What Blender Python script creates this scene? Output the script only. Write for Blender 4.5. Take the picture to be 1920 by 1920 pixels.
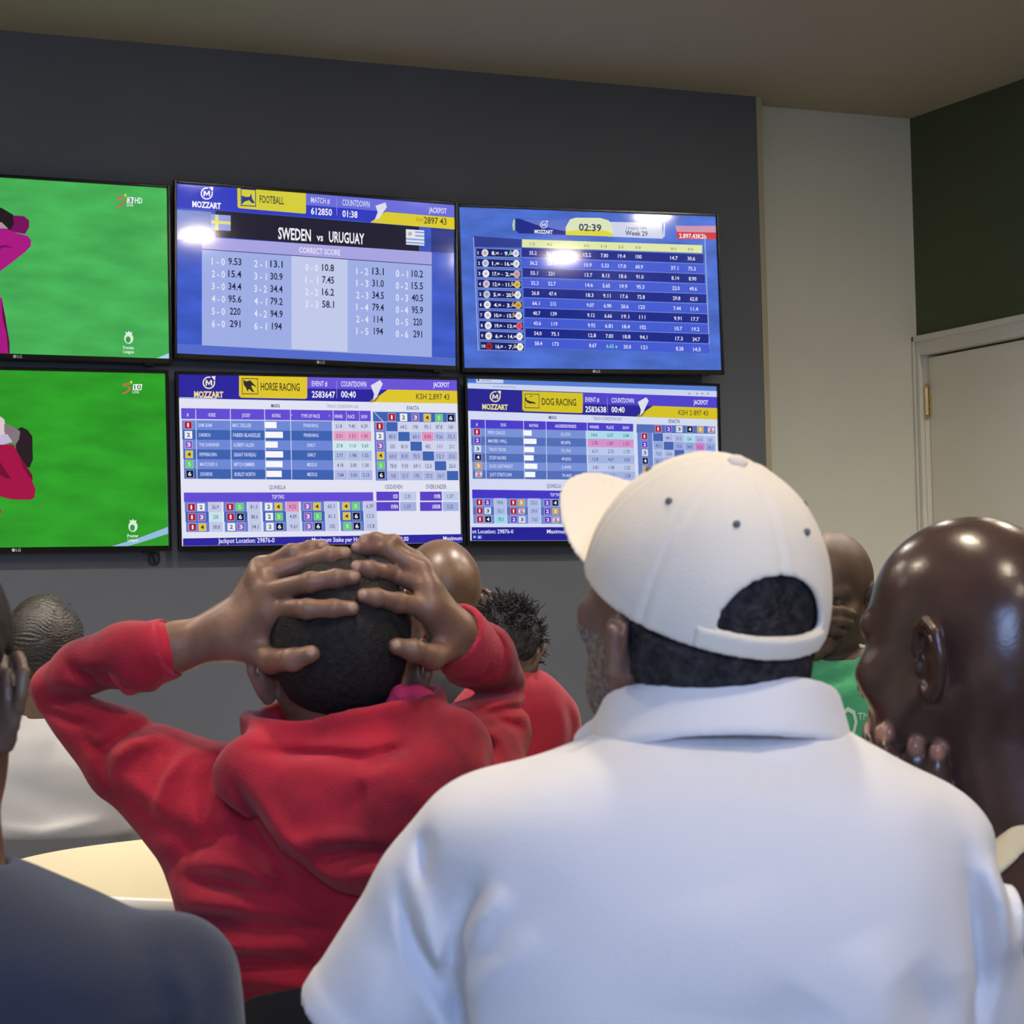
import bpy, math, random
import numpy as np
from mathutils import Matrix, Vector

for o in list(bpy.data.objects):
    bpy.data.objects.remove(o)
SC = bpy.context.scene
COL = SC.collection

# ------------------------------------------------------------------ camera
CAM = np.array([-2.16067673, -6.98481068, 1.16])
CR = np.array([0.90352527, -0.42791352, -0.02306766])
CU = np.array([5.916502e-04, -5.25834584e-02, 9.98616358e-01])
CF = np.array([0.42853441, 0.90228876, 0.04725731])
FPX = 4384.08
cd = bpy.data.cameras.new('camera')
cd.sensor_fit = 'HORIZONTAL'
cd.sensor_width = 36.0
cd.lens = 36.0 * FPX / 1920.0
cd.clip_end = 100
cam = bpy.data.objects.new('camera', cd)
COL.objects.link(cam)
cam.matrix_world = Matrix(((CR[0], CU[0], -CF[0], CAM[0]), (CR[1], CU[1], -CF[1], CAM[1]),
                           (CR[2], CU[2], -CF[2], CAM[2]), (0, 0, 0, 1)))
cd.dof.use_dof = True
cd.dof.focus_distance = 5.6
cd.dof.aperture_fstop = 22.0
SC.camera = cam

# ------------------------------------------------------------------ world, lights, exposure
LAMP_POWER = 27.0
DAY_POWER = 510.0
SC.view_settings.view_transform = 'Standard'
SC.view_settings.look = 'None'
SC.view_settings.exposure = 0.0
SC.view_settings.gamma = 1.0
SC.view_settings.use_curve_mapping = False
wd = bpy.data.worlds.new('outside')
SC.world = wd
wd.use_nodes = True
bg = wd.node_tree.nodes['Background']
bg.inputs[0].default_value = (0.55, 0.72, 1.0, 1)
bg.inputs[1].default_value = 0.25
CEIL = 2.99
XL, XR, YB, YF = -4.6, 2.883, -9.2, 0.1226
XD = 2.144
# daylight coming in through the shop window behind the camera
WX0, WX1, WZ0, WZ1 = -4.5, -1.8, 0.25, 2.4
ld = bpy.data.lights.new('daylight', 'AREA')
ld.shape = 'RECTANGLE'
ld.size = 3.6
ld.size_y = 1.9
ld.energy = DAY_POWER
ld.color = (0.36, 0.54, 1.0)
lo = bpy.data.objects.new('daylight', ld)
lo.location = ((WX0 + WX1) / 2, YB - 1.5, 2.75)
lo.rotation_euler = (math.radians(90), 0, 0)
COL.objects.link(lo)
LAMPS = [(1.15, -3.42), (2.66, -3.70), (2.66, -2.5), (-0.98, -4.75), (-1.0, -6.2), (-2.45, -3.6), (-0.85, -7.7),
         (-3.5, -2.15), (-2.1, -2.15), (-0.7, -2.15), (0.75, -2.15), (1.75, -2.15)]  # this row is added to light the front wall and door

# ------------------------------------------------------------------ helpers
def at(px, py, Z):
    return CAM + Z * (CF + (px - 960) / FPX * CR - (py - 960) / FPX * CU)


def srgb(r, g, b):
    out = []
    for c in (r, g, b):
        c /= 255.0
        out.append(c / 12.92 if c <= 0.04045 else ((c + 0.055) / 1.055) ** 2.4)
    return tuple(out)


def tag(o, label=None, cat=None, group=None, kind=None):
    if label: o['label'] = label
    if cat: o['category'] = cat
    if group: o['group'] = group
    if kind: o['kind'] = kind
    return o


def mat(name, col, rough=0.6, var=0.0, scale=8.0, col2=None, bump=0.0, bscale=60.0, metal=0.0, sheen=0.0, spec=0.5,
        detail=4.0, stretch=None, coat=0.0, wave=None):
    m = bpy.data.materials.new(name)
    m.use_nodes = True
    nt = m.node_tree
    N, L = nt.nodes, nt.links
    b = N['Principled BSDF']
    b.inputs['Roughness'].default_value = rough
    b.inputs['Metallic'].default_value = metal
    b.inputs['Specular IOR Level'].default_value = spec
    if sheen:
        b.inputs['Sheen Weight'].default_value = sheen
        b.inputs['Sheen Roughness'].default_value = 0.5
    if coat:
        b.inputs['Coat Weight'].default_value = coat
        b.inputs['Coat Roughness'].default_value = 0.22
    c = tuple(col) + (1,)
    b.inputs['Base Color'].default_value = c
    tc = N.new('ShaderNodeTexCoord')
    src = tc.outputs['Object']
    if stretch:
        mp = N.new('ShaderNodeMapping')
        mp.inputs['Scale'].default_value = stretch
        L.new(src, mp.inputs['Vector'])
        src = mp.outputs['Vector']
    if var or col2:
        nz = N.new('ShaderNodeTexNoise')
        nz.inputs['Scale'].default_value = scale
        nz.inputs['Detail'].default_value = detail
        L.new(src, nz.inputs['Vector'])
        rp = N.new('ShaderNodeValToRGB')
        rp.color_ramp.elements[0].position = 0.36
        rp.color_ramp.elements[1].position = 0.64
        c2 = tuple(col2) + (1,) if col2 else tuple(x * (1 - var) for x in col) + (1,)
        rp.color_ramp.elements[0].color = c2
        rp.color_ramp.elements[1].color = c
        L.new(nz.outputs['Fac'], rp.inputs['Fac'])
        L.new(rp.outputs['Color'], b.inputs['Base Color'])
    if bump:
        n2 = N.new('ShaderNodeTexNoise')
        n2.inputs['Scale'].default_value = bscale
        n2.inputs['Detail'].default_value = 3
        L.new(src, n2.inputs['Vector'])
        bp = N.new('ShaderNodeBump')
        bp.inputs['Strength'].default_value = bump
        bp.inputs['Distance'].default_value = 0.004
        L.new(n2.outputs['Fac'], bp.inputs['Height'])
        L.new(bp.outputs['Normal'], b.inputs['Normal'])
    return m


class MB:
    """collects boxes, tubes and polygons and links them as one mesh object"""
    def __init__(s):
        s.v, s.f = [], []

    def box(s, a, b, bev=0.0):
        x0, y0, z0 = a
        x1, y1, z1 = b
        n = len(s.v)
        if bev <= 0:
            s.v += [(x0, y0, z0), (x1, y0, z0), (x1, y1, z0), (x0, y1, z0), (x0, y0, z1), (x1, y0, z1), (x1, y1, z1), (x0, y1, z1)]
            s.f += [tuple(n + i for i in q) for q in ((0, 3, 2, 1), (4, 5, 6, 7), (0, 1, 5, 4), (1, 2, 6, 5), (2, 3, 7, 6), (3, 0, 4, 7))]
        else:
            # chamfered box: 24 vertices
            e = bev
            idx = {}
            for i, (X, sx) in enumerate(((x0, 1), (x1, -1))):
                for j, (Y, sy) in enumerate(((y0, 1), (y1, -1))):
                    for k, (Z, sz) in enumerate(((z0, 1), (z1, -1))):
                        for ax in range(3):
                            p = [X + sx * e, Y + sy * e, Z + sz * e]
                            p[ax] = (X, Y, Z)[ax]
                            idx[(i, j, k, ax)] = len(s.v)
                            s.v.append(tuple(p))
            I = idx
            for t in (0, 1):
                q = [I[(t, 0, 0, 0)], I[(t, 1, 0, 0)], I[(t, 1, 1, 0)], I[(t, 0, 1, 0)]]
                s.f.append(tuple(q if t else q[::-1]))
                q = [I[(0, t, 0, 1)], I[(0, t, 1, 1)], I[(1, t, 1, 1)], I[(1, t, 0, 1)]]
                s.f.append(tuple(q if t else q[::-1]))
                q = [I[(0, 0, t, 2)], I[(1, 0, t, 2)], I[(1, 1, t, 2)], I[(0, 1, t, 2)]]
                s.f.append(tuple(q if t else q[::-1]))
            for a_ in (0, 1):
                for b_ in (0, 1):
                    s.f.append((I[(a_, b_, 0, 0)], I[(a_, b_, 1, 0)], I[(a_, b_, 1, 1)], I[(a_, b_, 0, 1)]))
                    s.f.append((I[(a_, 0, b_, 0)], I[(a_, 1, b_, 0)], I[(a_, 1, b_, 2)], I[(a_, 0, b_, 2)]))
                    s.f.append((I[(0, a_, b_, 1)], I[(1, a_, b_, 1)], I[(1, a_, b_, 2)], I[(0, a_, b_, 2)]))
                    for c_ in (0, 1):
                        s.f.append((I[(a_, b_, c_, 0)], I[(a_, b_, c_, 1)], I[(a_, b_, c_, 2)]))
        return s

    def tube(s, pts, r, seg=12, cap=True):
        pts = [Vector(p) for p in pts]
        rs = r if isinstance(r, (list, tuple)) else [r] * len(pts)
        n0 = len(s.v)
        up = None
        for i, p in enumerate(pts):
            t = (pts[min(i + 1, len(pts) - 1)] - pts[max(i - 1, 0)]).normalized()
            if up is None:
                up = Vector((0, 0, 1)) if abs(t.z) < 0.9 else Vector((1, 0, 0))
            a = t.cross(up).normalized()
            up = a.cross(t).normalized()
            for k in range(seg):
                w = 2 * math.pi * k / seg
                s.v.append(tuple(p + rs[i] * (math.cos(w) * a + math.sin(w) * up)))
        for i in range(len(pts) - 1):
            for k in range(seg):
                a0 = n0 + i * seg + k
                a1 = n0 + i * seg + (k + 1) % seg
                s.f.append((a0, a1, a1 + seg, a0 + seg))
        if cap:
            s.f.append(tuple(n0 + k for k in range(seg))[::-1])
            s.f.append(tuple(n0 + (len(pts) - 1) * seg + k for k in range(seg)))
        return s

    def lathe(s, prof, c=(0, 0, 0), seg=48, sx=1.0, sy=1.0, caps=True):
        n0 = len(s.v)
        for (r, z) in prof:
            for k in range(seg):
                w = 2 * math.pi * k / seg
                s.v.append((c[0] + sx * r * math.cos(w), c[1] + sy * r * math.sin(w), c[2] + z))
        for i in range(len(prof) - 1):
            for k in range(seg):
                a0 = n0 + i * seg + k
                a1 = n0 + i * seg + (k + 1) % seg
                s.f.append((a0, a1, a1 + seg, a0 + seg))
        if caps:
            s.f.append(tuple(n0 + k for k in range(seg))[::-1])
            s.f.append(tuple(n0 + (len(prof) - 1) * seg + k for k in range(seg)))
        return s

    def poly(s, pts):
        n = len(s.v)
        s.v += [tuple(p) for p in pts]
        s.f.append(tuple(range(n, n + len(pts))))
        return s

    def build(s, name, m, parent=None, smooth=False):
        me = bpy.data.meshes.new(name)
        me.from_pydata(s.v, [], s.f)
        me.update()
        o = bpy.data.objects.new(name, me)
        COL.objects.link(o)
        me.materials.append(m)
        if smooth:
            me.shade_smooth()
        if parent: o.parent = parent
        return o


def empty(name, loc=(0, 0, 0), rz=0.0):
    o = bpy.data.objects.new(name, None)
    COL.objects.link(o)
    o.location = loc
    o.rotation_euler = (0, 0, rz)
    o.empty_display_size = 0.1
    return o


def struct(name, mb, m):
    return tag(mb.build(name, m), kind='structure')


# ------------------------------------------------------------------ room shell
M_dark = mat('charcoal_paint', srgb(99, 103, 112), 0.62, var=0.1, scale=1.5, bump=0.08, bscale=220)
M_beige = mat('putty_paint', srgb(214, 215, 203), 0.6, var=0.05, scale=1.2, bump=0.06, bscale=200)
M_green = mat('dark_green_paint', srgb(72, 82, 54), 0.62, var=0.12, scale=1.5, bump=0.08, bscale=200)
M_ceil = mat('ceiling_paint', srgb(178, 170, 152), 0.8, var=0.05, scale=0.8)
M_floor = mat('grey_floor_tile', srgb(120, 116, 110), 0.35, var=0.2, scale=3)
M_door = mat('door_paint', srgb(232, 228, 212), 0.45, var=0.03, scale=2)
M_trim = mat('door_frame_paint', srgb(222, 219, 208), 0.4, var=0.03, scale=3)
M_bead = mat('corner_paint', srgb(176, 168, 140), 0.55)
M_brass = mat('brass', srgb(226, 206, 160), 0.25, metal=1.0)
M_gap_shade = mat('gap_shade', (0.01, 0.01, 0.01), 0.9)  # black colour standing in for the shade in the door gaps

struct('floor', MB().box((XL, YB, -0.1), (XR + 0.2, YF, 0.0)), M_floor)
cl = MB()
HX = sorted(x for x, y in LAMPS if y > -2.3)      # ceiling cut-outs for the row of added wall-wash lamps
hy0, hy1, hh = -2.15 - 0.077, -2.15 + 0.077, 0.077
cl.box((XL, YB, CEIL), (XR + 0.2, hy0, CEIL + 0.1)).box((XL, hy1, CEIL), (XR + 0.2, YF, CEIL + 0.1))
ex_ = [XL] + [v for x in HX for v in (x - hh, x + hh)] + [XR + 0.2]
for k in range(0, len(ex_), 2):
    cl.box((ex_[k], hy0, CEIL), (ex_[k + 1], hy1, CEIL + 0.1))
struct('ceiling', cl, M_ceil)
struct('wall_front', MB().box((XL, 0.0, 0), (XD, YF, CEIL)), M_dark)
struct('trim_1', MB().box((XD, -0.002, 0), (XD + 0.022, YF, CEIL)), M_bead)
struct('wall_return', MB().box((XL, YF, 0), (XR + 0.2, YF + 0.15, CEIL)), M_beige)
struct('wall_left', MB().box((XL - 0.15, YB, 0), (XL, YF, CEIL)), M_beige)
DH = 2.105                       # door leaf height
DY1, DY0 = YF - 0.036, YF - 0.036 - 0.93
wr = MB()
wr.box((XR, YB, 0), (XR + 0.15, DY0 - 0.02, CEIL))
wr.box((XR, DY0 - 0.02, DH + 0.01), (XR + 0.15, YF, CEIL))
wr.box((XR, DY1 + 0.02, 0), (XR + 0.15, YF, DH + 0.01))
struct('wall_right', wr, M_green)
wb = MB()
wb.box((XL, YB - 0.15, 0), (WX0, YB, CEIL)).box((WX1, YB - 0.15, 0), (XR, YB, CEIL))
wb.box((WX0, YB - 0.15, 0), (WX1, YB, WZ0)).box((WX0, YB - 0.15, WZ1), (WX1, YB, CEIL))
struct('wall_back', wb, M_beige)
wf = MB()
for x in (WX0, (WX0 + WX1) / 2 - 0.025, WX1 - 0.05):
    wf.box((x, YB - 0.09, WZ0), (x + 0.05, YB - 0.03, WZ1))
wf.box((WX0, YB - 0.09, WZ0), (WX1, YB - 0.03, WZ0 + 0.05)).box((WX0, YB - 0.09, WZ1 - 0.05), (WX1, YB - 0.03, WZ1))
struct('window_1', wf, M_trim)

# door in the right wall
door = empty('door_1', (XR, DY0, 0))
door['kind'] = 'structure'
MB().box((0.02, 0.003, 0.01), (0.062, 0.93 - 0.003, DH - 0.008), 0.002).build('door_leaf', M_door, door)
cs = MB()
W_ = 0.072
for (a, b) in (((-0.018, 0.93, 0), (0.0, 0.965, DH + W_)), ((-0.018, -W_, 0), (0.0, 0.0, DH + W_)),
               ((-0.018, 0.0, DH), (0.0, 0.93, DH + W_))):
    cs.box(a, b, 0.004)
for (a, b) in (((-0.026, 0.951, 0), (-0.018, 0.965, DH + W_)), ((-0.026, -W_, 0), (-0.018, -W_ + 0.022, DH + W_)),
               ((-0.026, -W_, DH + W_ - 0.022), (-0.018, 0.965, DH + W_))):
    cs.box(a, b, 0.003)
cs.box((0.0, 0.93, 0), (0.14, 0.95, DH + 0.02)).box((0.0, -0.02, 0), (0.14, 0.0, DH + 0.02)).box((0.0, 0, DH), (0.14, 0.93, DH + 0.02))
cs.build('door_frame', M_trim, door)
MB().box((0.07, 0, 0), (0.13, 0.93, DH)).build('gap_shade_backing', M_gap_shade, door)  # black backing that paints the shade seen round the leaf
for z in (1.935, 0.25):
    h = MB()
    h.tube([(0.004, 0.921, z - 0.05), (0.004, 0.921, z + 0.05)], 0.008, 12)
    h.tube([(0.004, 0.921, z + 0.05), (0.004, 0.921, z + 0.058), (0.004, 0.921, z + 0.066)], [0.006, 0.009, 0.003], 12)
    h.tube([(0.004, 0.921, z - 0.066), (0.004, 0.921, z - 0.058), (0.004, 0.921, z - 0.05)], [0.003, 0.009, 0.006], 12)
    for q in (-0.017, 0.017):
        h.tube([(0.004, 0.921, z + q - 0.002), (0.004, 0.921, z + q + 0.002)], 0.0095, 12)
    h.box((0.012, 0.914, z - 0.05), (0.0195, 0.921, z + 0.05))
    h.build('hinge', M_brass, door, smooth=False)
hd = MB().tube([(0.02, 0.07, 1.0), (-0.03, 0.07, 1.0), (-0.04, 0.075, 1.0), (-0.042, 0.09, 1.0), (-0.042, 0.18, 1.0)], 0.009, 12)
hd.build('door_handle', M_brass, door, smooth=True)

# ------------------------------------------------------------------ ceiling downlights, with an added row for the front wall
M_lamp = bpy.data.materials.new('lamp_glow')
M_lamp.use_nodes = True
pb = M_lamp.node_tree.nodes['Principled BSDF']
pb.inputs['Base Color'].default_value = (0.8, 0.8, 0.8, 1)
pb.inputs['Emission Color'].default_value = (1.0, 0.84, 0.63, 1)
pb.inputs['Emission Strength'].default_value = LAMP_POWER * 12
M_wall_fill = M_lamp.copy()
M_wall_fill.name = 'added_wash_glow'
M_wall_fill.node_tree.nodes['Principled BSDF'].inputs['Emission Strength'].default_value = LAMP_POWER * 29  # extra strength for the added row
M_wall_fill.node_tree.nodes['Principled BSDF'].inputs['Emission Color'].default_value = (1.0, 0.91, 0.80, 1)
M_can = mat('dark_can', (0.03, 0.03, 0.03), 0.6)
M_ring = mat('white_enamel', srgb(230, 228, 222), 0.35)
for i, (x, y) in enumerate(LAMPS):
    t = empty('ceiling_downlight', (x, y, CEIL))
    tag(t, 'round recessed ceiling downlight out of frame above the seated crowd, in a set partly added for wall light', 'ceiling light', 'ceiling downlights')
    MB().lathe([(0.098, 0.0), (0.098, -0.004), (0.094, -0.009), (0.080, -0.011), (0.076, -0.006), (0.076, 0.0)], caps=False).build('trim_ring', M_ring, t, True)
    if y > -2.3:      # added row lights the lower wall; deep cans keep the top dark
        MB().lathe([(0.0752, 0.050), (0.0752, 0.046), (0.05, 0.0455)]).build('lamp_lens', M_wall_fill, t)
        cn = MB()
        cn.lathe([(0.0775, 0.052), (0.0775, -0.004), (0.0765, -0.004), (0.0765, 0.052)], caps=False)
        cn.build('cutoff_can', M_can, t)  # black inside, shaped to cut the added lamps off the upper wall
    else:
        MB().lathe([(0.0755, -0.0005), (0.0755, -0.0125), (0.05, -0.0130)]).build('lamp_lens', M_lamp, t)

# ------------------------------------------------------------------ televisions
SW, SH = 0.9415, 0.5297
M_bezel = mat('black_glossy_plastic', (0.006, 0.006, 0.007), 0.22)
M_back = mat('black_matt_plastic', (0.02, 0.02, 0.022), 0.6)
M_mark = mat('pale_print', srgb(215, 215, 215), 0.4)
M_scr = bpy.data.materials.new('lit_screen')
M_scr.use_nodes = True
nt = M_scr.node_tree
b = nt.nodes['Principled BSDF']
b.inputs['Base Color'].default_value = (0.004, 0.004, 0.005, 1)
b.inputs['Roughness'].default_value = 0.07
b.inputs['Specular IOR Level'].default_value = 0.32
ca = nt.nodes.new('ShaderNodeVertexColor')
ca.layer_name = 'picture'
tc = nt.nodes.new('ShaderNodeTexCoord')
mp = nt.nodes.new('ShaderNodeMapping')
mp.inputs['Scale'].default_value = (2.2, 1.0, 7.0)
nz = nt.nodes.new('ShaderNodeTexNoise')
nz.inputs['Scale'].default_value = 2.6
nz.inputs['Detail'].default_value = 5
rp = nt.nodes.new('ShaderNodeMapRange')
rp.inputs['From Min'].default_value = 0.3
rp.inputs['From Max'].default_value = 0.7
rp.inputs['To Min'].default_value = 0.55
rp.inputs['To Max'].default_value = 1.35
mx = nt.nodes.new('ShaderNodeMix')
mx.data_type = 'FLOAT'
mx.inputs[2].default_value = 1.0
ml = nt.nodes.new('ShaderNodeVectorMath')
ml.operation = 'SCALE'
L = nt.links
L.new(tc.outputs['Object'], mp.inputs['Vector'])
L.new(mp.outputs['Vector'], nz.inputs['Vector'])
L.new(nz.outputs['Fac'], rp.inputs['Value'])
sb = nt.nodes.new('ShaderNodeMath')
sb.operation = 'SUBTRACT'
sb.inputs[0].default_value = 1.0
L.new(ca.outputs['Alpha'], sb.inputs[1])
L.new(sb.outputs[0], mx.inputs[0])
L.new(rp.outputs['Result'], mx.inputs[3])
L.new(ca.outputs['Color'], ml.inputs[0])
L.new(mx.outputs[0], ml.inputs['Scale'])
L.new(ml.outputs[0], b.inputs['Emission Color'])
b.inputs['Emission Strength'].default_value = 0.97


def glyphs(s, bold=0.0):
    cu = bpy.data.curves.new('t', 'FONT')
    cu.body = s
    cu.resolution_u = 2
    cu.offset = bold
    o = bpy.data.objects.new('t', cu)
    COL.objects.link(o)
    dg = bpy.context.evaluated_depsgraph_get()
    me = o.evaluated_get(dg).to_mesh()
    v = [(q.co.x, q.co.y) for q in me.vertices]
    f = [tuple(p.vertices) for p in me.polygons]
    o.evaluated_get(dg).to_mesh_clear()
    bpy.data.objects.remove(o)
    bpy.data.curves.remove(cu)
    return v, f


class Picture:
    """the flat picture on one screen; coordinates are mapped to the panel by its four corners"""
    def __init__(s, corners):
        A, B = [], []
        for (x, y), (u, v) in zip(corners, ((0, 0), (SW, 0), (SW, -SH), (0, -SH))):
            A.append([x, y, 1, 0, 0, 0, -u * x, -u * y]); B.append(u)
            A.append([0, 0, 0, x, y, 1, -v * x, -v * y]); B.append(v)
        s.h = np.linalg.solve(np.array(A, float), np.array(B, float))
        s.v, s.f, s.c = [], [], []
        s.lay = 0

    def m(s, x, y):
        h = s.h
        w = h[6] * x + h[7] * y + 1
        return ((h[0] * x + h[1] * y + h[2]) / w, (h[3] * x + h[4] * y + h[5]) / w)

    def uv(s, pts, c, tex=0.0):
        n = len(s.v)
        s.lay += 1
        z = -0.00004 * s.lay
        pts = [(min(max(u, 0), SW), min(max(v, -SH), 0)) for u, v in pts]
        s.v += [(u, z, v) for u, v in pts]
        s.f.append(tuple(range(n, n + len(pts))))
        s.c.append(srgb(*c) + (1 - tex,))

    def poly(s, pts, c, tex=0.0):
        s.uv([s.m(*p) for p in pts], c, tex)

    def rect(s, x0, y0, x1, y1, c, tex=0.0):
        ul, vl = s.m(x0, (y0 + y1) / 2); ur, _ = s.m(x1, (y0 + y1) / 2)
        _, vt = s.m((x0 + x1) / 2, y0); _, vb = s.m((x0 + x1) / 2, y1)
        s.uv([(ul, vb), (ur, vb), (ur, vt), (ul, vt)], c, tex)

    def ring(s, x, y, r, w, c, a0=0, a1=360, n=28):
        for i in range(n):
            t0 = math.radians(a0 + (a1 - a0) * i / n); t1 = math.radians(a0 + (a1 - a0) * (i + 1) / n)
            s.lay -= 1
            s.poly([(x + r * math.cos(t0), y + r * math.sin(t0)), (x + r * math.cos(t1), y + r * math.sin(t1)),
                    (x + (r - w) * math.cos(t1), y + (r - w) * math.sin(t1)), (x + (r - w) * math.cos(t0), y + (r - w) * math.sin(t0))], c)
        s.lay += 1

    def disc(s, x, y, rx, ry, c, n=20):
        s.poly([(x + rx * math.cos(2 * math.pi * i / n), y + ry * math.sin(2 * math.pi * i / n)) for i in range(n)], c)

    def text(s, t, x0, y0, x1, y1, c, bold=0.012):
        """text filling the box x0..x1 wide, cap height y0 (top) .. y1 (baseline)"""
        v, f = glyphs(t, bold + 0.008)
        if not v: return
        xs = [p[0] for p in v]
        a, bb = min(xs), max(xs)
        ul, vb = s.m(x0, y1); ur, _ = s.m(x1, y1)
        _, vb = s.m((x0 + x1) / 2, y1); _, vt = s.m((x0 + x1) / 2, y0)
        s.lay += 1
        z = -0.00004 * s.lay
        n = len(s.v)
        kx = (ur - ul) / max(bb - a, 1e-6); ky = (vt - vb) / 0.69
        s.v += [(min(ul + (p[0] - a) * kx, SW), z, vb + p[1] * ky) for p in v]
        for q in f:
            s.f.append(tuple(n + i for i in q)); s.c.append(srgb(*c) + (1.0,))

    def ctext(s, t, xc, w, y0, y1, c, bold=0.012):
        s.text(t, xc - w / 2, y0, xc + w / 2, y1, c, bold)

    def build(s, parent):
        me = bpy.data.meshes.new('screen')
        me.from_pydata(s.v, [], s.f)
        at_ = me.color_attributes.new('picture', 'FLOAT_COLOR', 'CORNER')
        cols = np.zeros((len(me.loops), 4), np.float32)
        i = 0
        for fc, c in zip(s.f, s.c):
            cols[i:i + len(fc)] = c
            i += len(fc)
        at_.data.foreach_set('color', cols.ravel())
        me.materials.append(M_scr)
        o = bpy.data.objects.new('screen', me)
        COL.objects.link(o)
        o.parent = parent
        return o


def television(label, x, z, roll, yaw, pic):
    t = empty('television', (x + SW / 2, -0.061 - 0.24 * abs(yaw), z - SH / 2), 0)
    t.rotation_euler = (0, -roll, yaw)
    tag(t, label, 'television', 'televisions on the front wall')
    hx, hz, bz, bb = SW / 2, SH / 2, 0.0095, 0.016
    f = MB()
    y0, y1 = -0.006, 0.012
    f.box((-hx - bz, y0, -hz - bb), (-hx, y1, hz + bz), 0.002).box((hx, y0, -hz - bb), (hx + bz, y1, hz + bz), 0.002)
    f.box((-hx, y0, hz), (hx, y1, hz + bz), 0.002).box((-hx, y0, -hz - bb), (hx, y1, -hz), 0.002)
    f.build('bezel', M_bezel, t)
    MB().box((-hx - 0.004, 0.004, -hz - 0.01), (hx + 0.004, 0.016, hz + 0.004)).box((-hx + 0.05, 0.016, -hz + 0.03), (hx - 0.05, 0.034, hz - 0.12), 0.006).build('back_cover', M_back, t)
    MB().box((-0.16, 0.034, -0.12), (0.16, 0.055, 0.10)).build('wall_bracket', M_back, t)
    s = pic.build(t)
    s.location = (-hx, 0.003, hz)
    # small maker's mark on the lower frame
    v, fc = glyphs('LG', 0.02)
    mk = MB()
    k = 0.0125
    mk.v = [((p[0]) * k - 0.002, -0.0064, p[1] * k - hz - 0.0125) for p in v]
    mk.f = fc
    n = len(mk.v)
    mk.v += [(-0.009 + 0.0052 * math.cos(a * 0.3927), -0.0064, -hz - 0.0082 + 0.0052 * math.sin(a * 0.3927)) for a in range(16)]
    mk.f.append(tuple(range(n, n + 16)))
    mk.build('maker_mark', M_mark, t)
    MB().box((hx - 0.08, -0.0045, -hz - bb - 0.005), (hx - 0.05, 0.01, -hz - bb)).build('remote_sensor', M_bezel, t)
    return t


WHT, BLK, NAVY, YEL = (244, 244, 252), (22, 22, 44), (38, 42, 150), (222, 205, 52)


def mozzart(p, x, y, k, c1=WHT, c2=WHT):
    """the round M emblem and the word below it; x, y = centre of emblem, k = size"""
    p.ring(x, y, 40 * k, 8 * k, c1, -20, 285)
    p.poly([(x + 14 * k, y - 40 * k), (x + 42 * k, y - 44 * k), (x + 40 * k, y - 14 * k), (x + 30 * k, y - 22 * k), (x + 24 * k, y - 30 * k)], c1)
    p.poly([(x + a * k, y + b_ * k) for a, b_ in ((-22, 18), (-20, -18), (-12, -18), (0, 2), (12, -18), (20, -18), (22, 18), (13, 18), (12, -3), (0, 16), (-12, -3), (-13, 18))], c1)
    p.text('MOZZART', x - 95 * k, y + 57 * k, x + 93 * k, y + 94 * k, c2, 0.03)


def header(p, dy, name, num, cnt, lab, jack, f, hx0, hx1, yel, purple, blue, y2):
    """top strip shared by the betting screens; dy(x) = vertical run of the strip, f the y scale"""
    D = dy
    q = lambda x, y: (x, D(x) + y * f)
    p.poly([q(40, -10), q(1900, -10), q(1900, 152), q(40, 152)], blue)
    p.poly([q(880, -10), q(1900, -10), q(1900, 72), q(880, 72)], purple)
    p.poly([q(1290, 165), q(1345, 112), q(1400, 70), q(1900, 70), q(1900, 152), q(1290, 152)], yel)
    p.poly([q(1280, 152), q(1330, 105), q(1345, 118), q(1320, 150)], (150, 130, 60))
    p.poly([q(1290, 46), q(1350, 10), q(1368, 34), q(1330, 118), q(1305, 145), q(1312, 100)], (222, 224, 240))
    p.poly([q(hx0, -4), q(hx1, -4), q(hx1, 132), q(hx1 - 10, 140), q(hx0 + 14, 140), q(hx0, 128)], yel)
    y = D(520)
    for (a, b_, c_, d_) in ((hx0 + 18, 14, hx0 + 122, 19), (hx0 + 18, 112, hx0 + 122, 117), (hx0 + 18, 14, hx0 + 22, 117), (hx0 + 118, 14, hx0 + 122, 117)):
        p.rect(a, y + b_ * f, c_, y + d_ * f, (60, 62, 70))
    p.text(num[0], 912, D(970) + 24 * f, 912 + 10 * len(num[0]) + 30, D(970) + 56 * f, (225, 226, 246), 0.006)
    p.text(num[1], 912, D(980) + 90 * f, 1062, D(980) + 130 * f, WHT, 0.01)
    p.rect(1070, D(1070) + 20 * f, 1073, D(1070) + 132 * f, (150, 150, 220))
    p.text('COUNTDOWN', 1100, D(1180) + 22 * f, 1262, D(1180) + 56 * f, (225, 226, 246), 0.006)
    p.text(cnt, 1100, D(1150) + 86 * f, 1195, D(1150) + 126 * f, WHT, 0.01)
    p.text('JACKPOT', 1692, D(1750) + 17 * f, 1795, D(1750) + 48 * f, (240, 240, 252), 0.006)
    p.text(jack, 1582, D(1700) + 92 * f, 1796, D(1700) + 128 * f, (98, 92, 40), 0.004)
    p.text(lab, hx0 + 140, D(700) + 42 * f, hx1 - 48 if len(lab) > 9 else hx0 + 300, D(700) + 90 * f, (62, 60, 40), 0.008)


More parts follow.
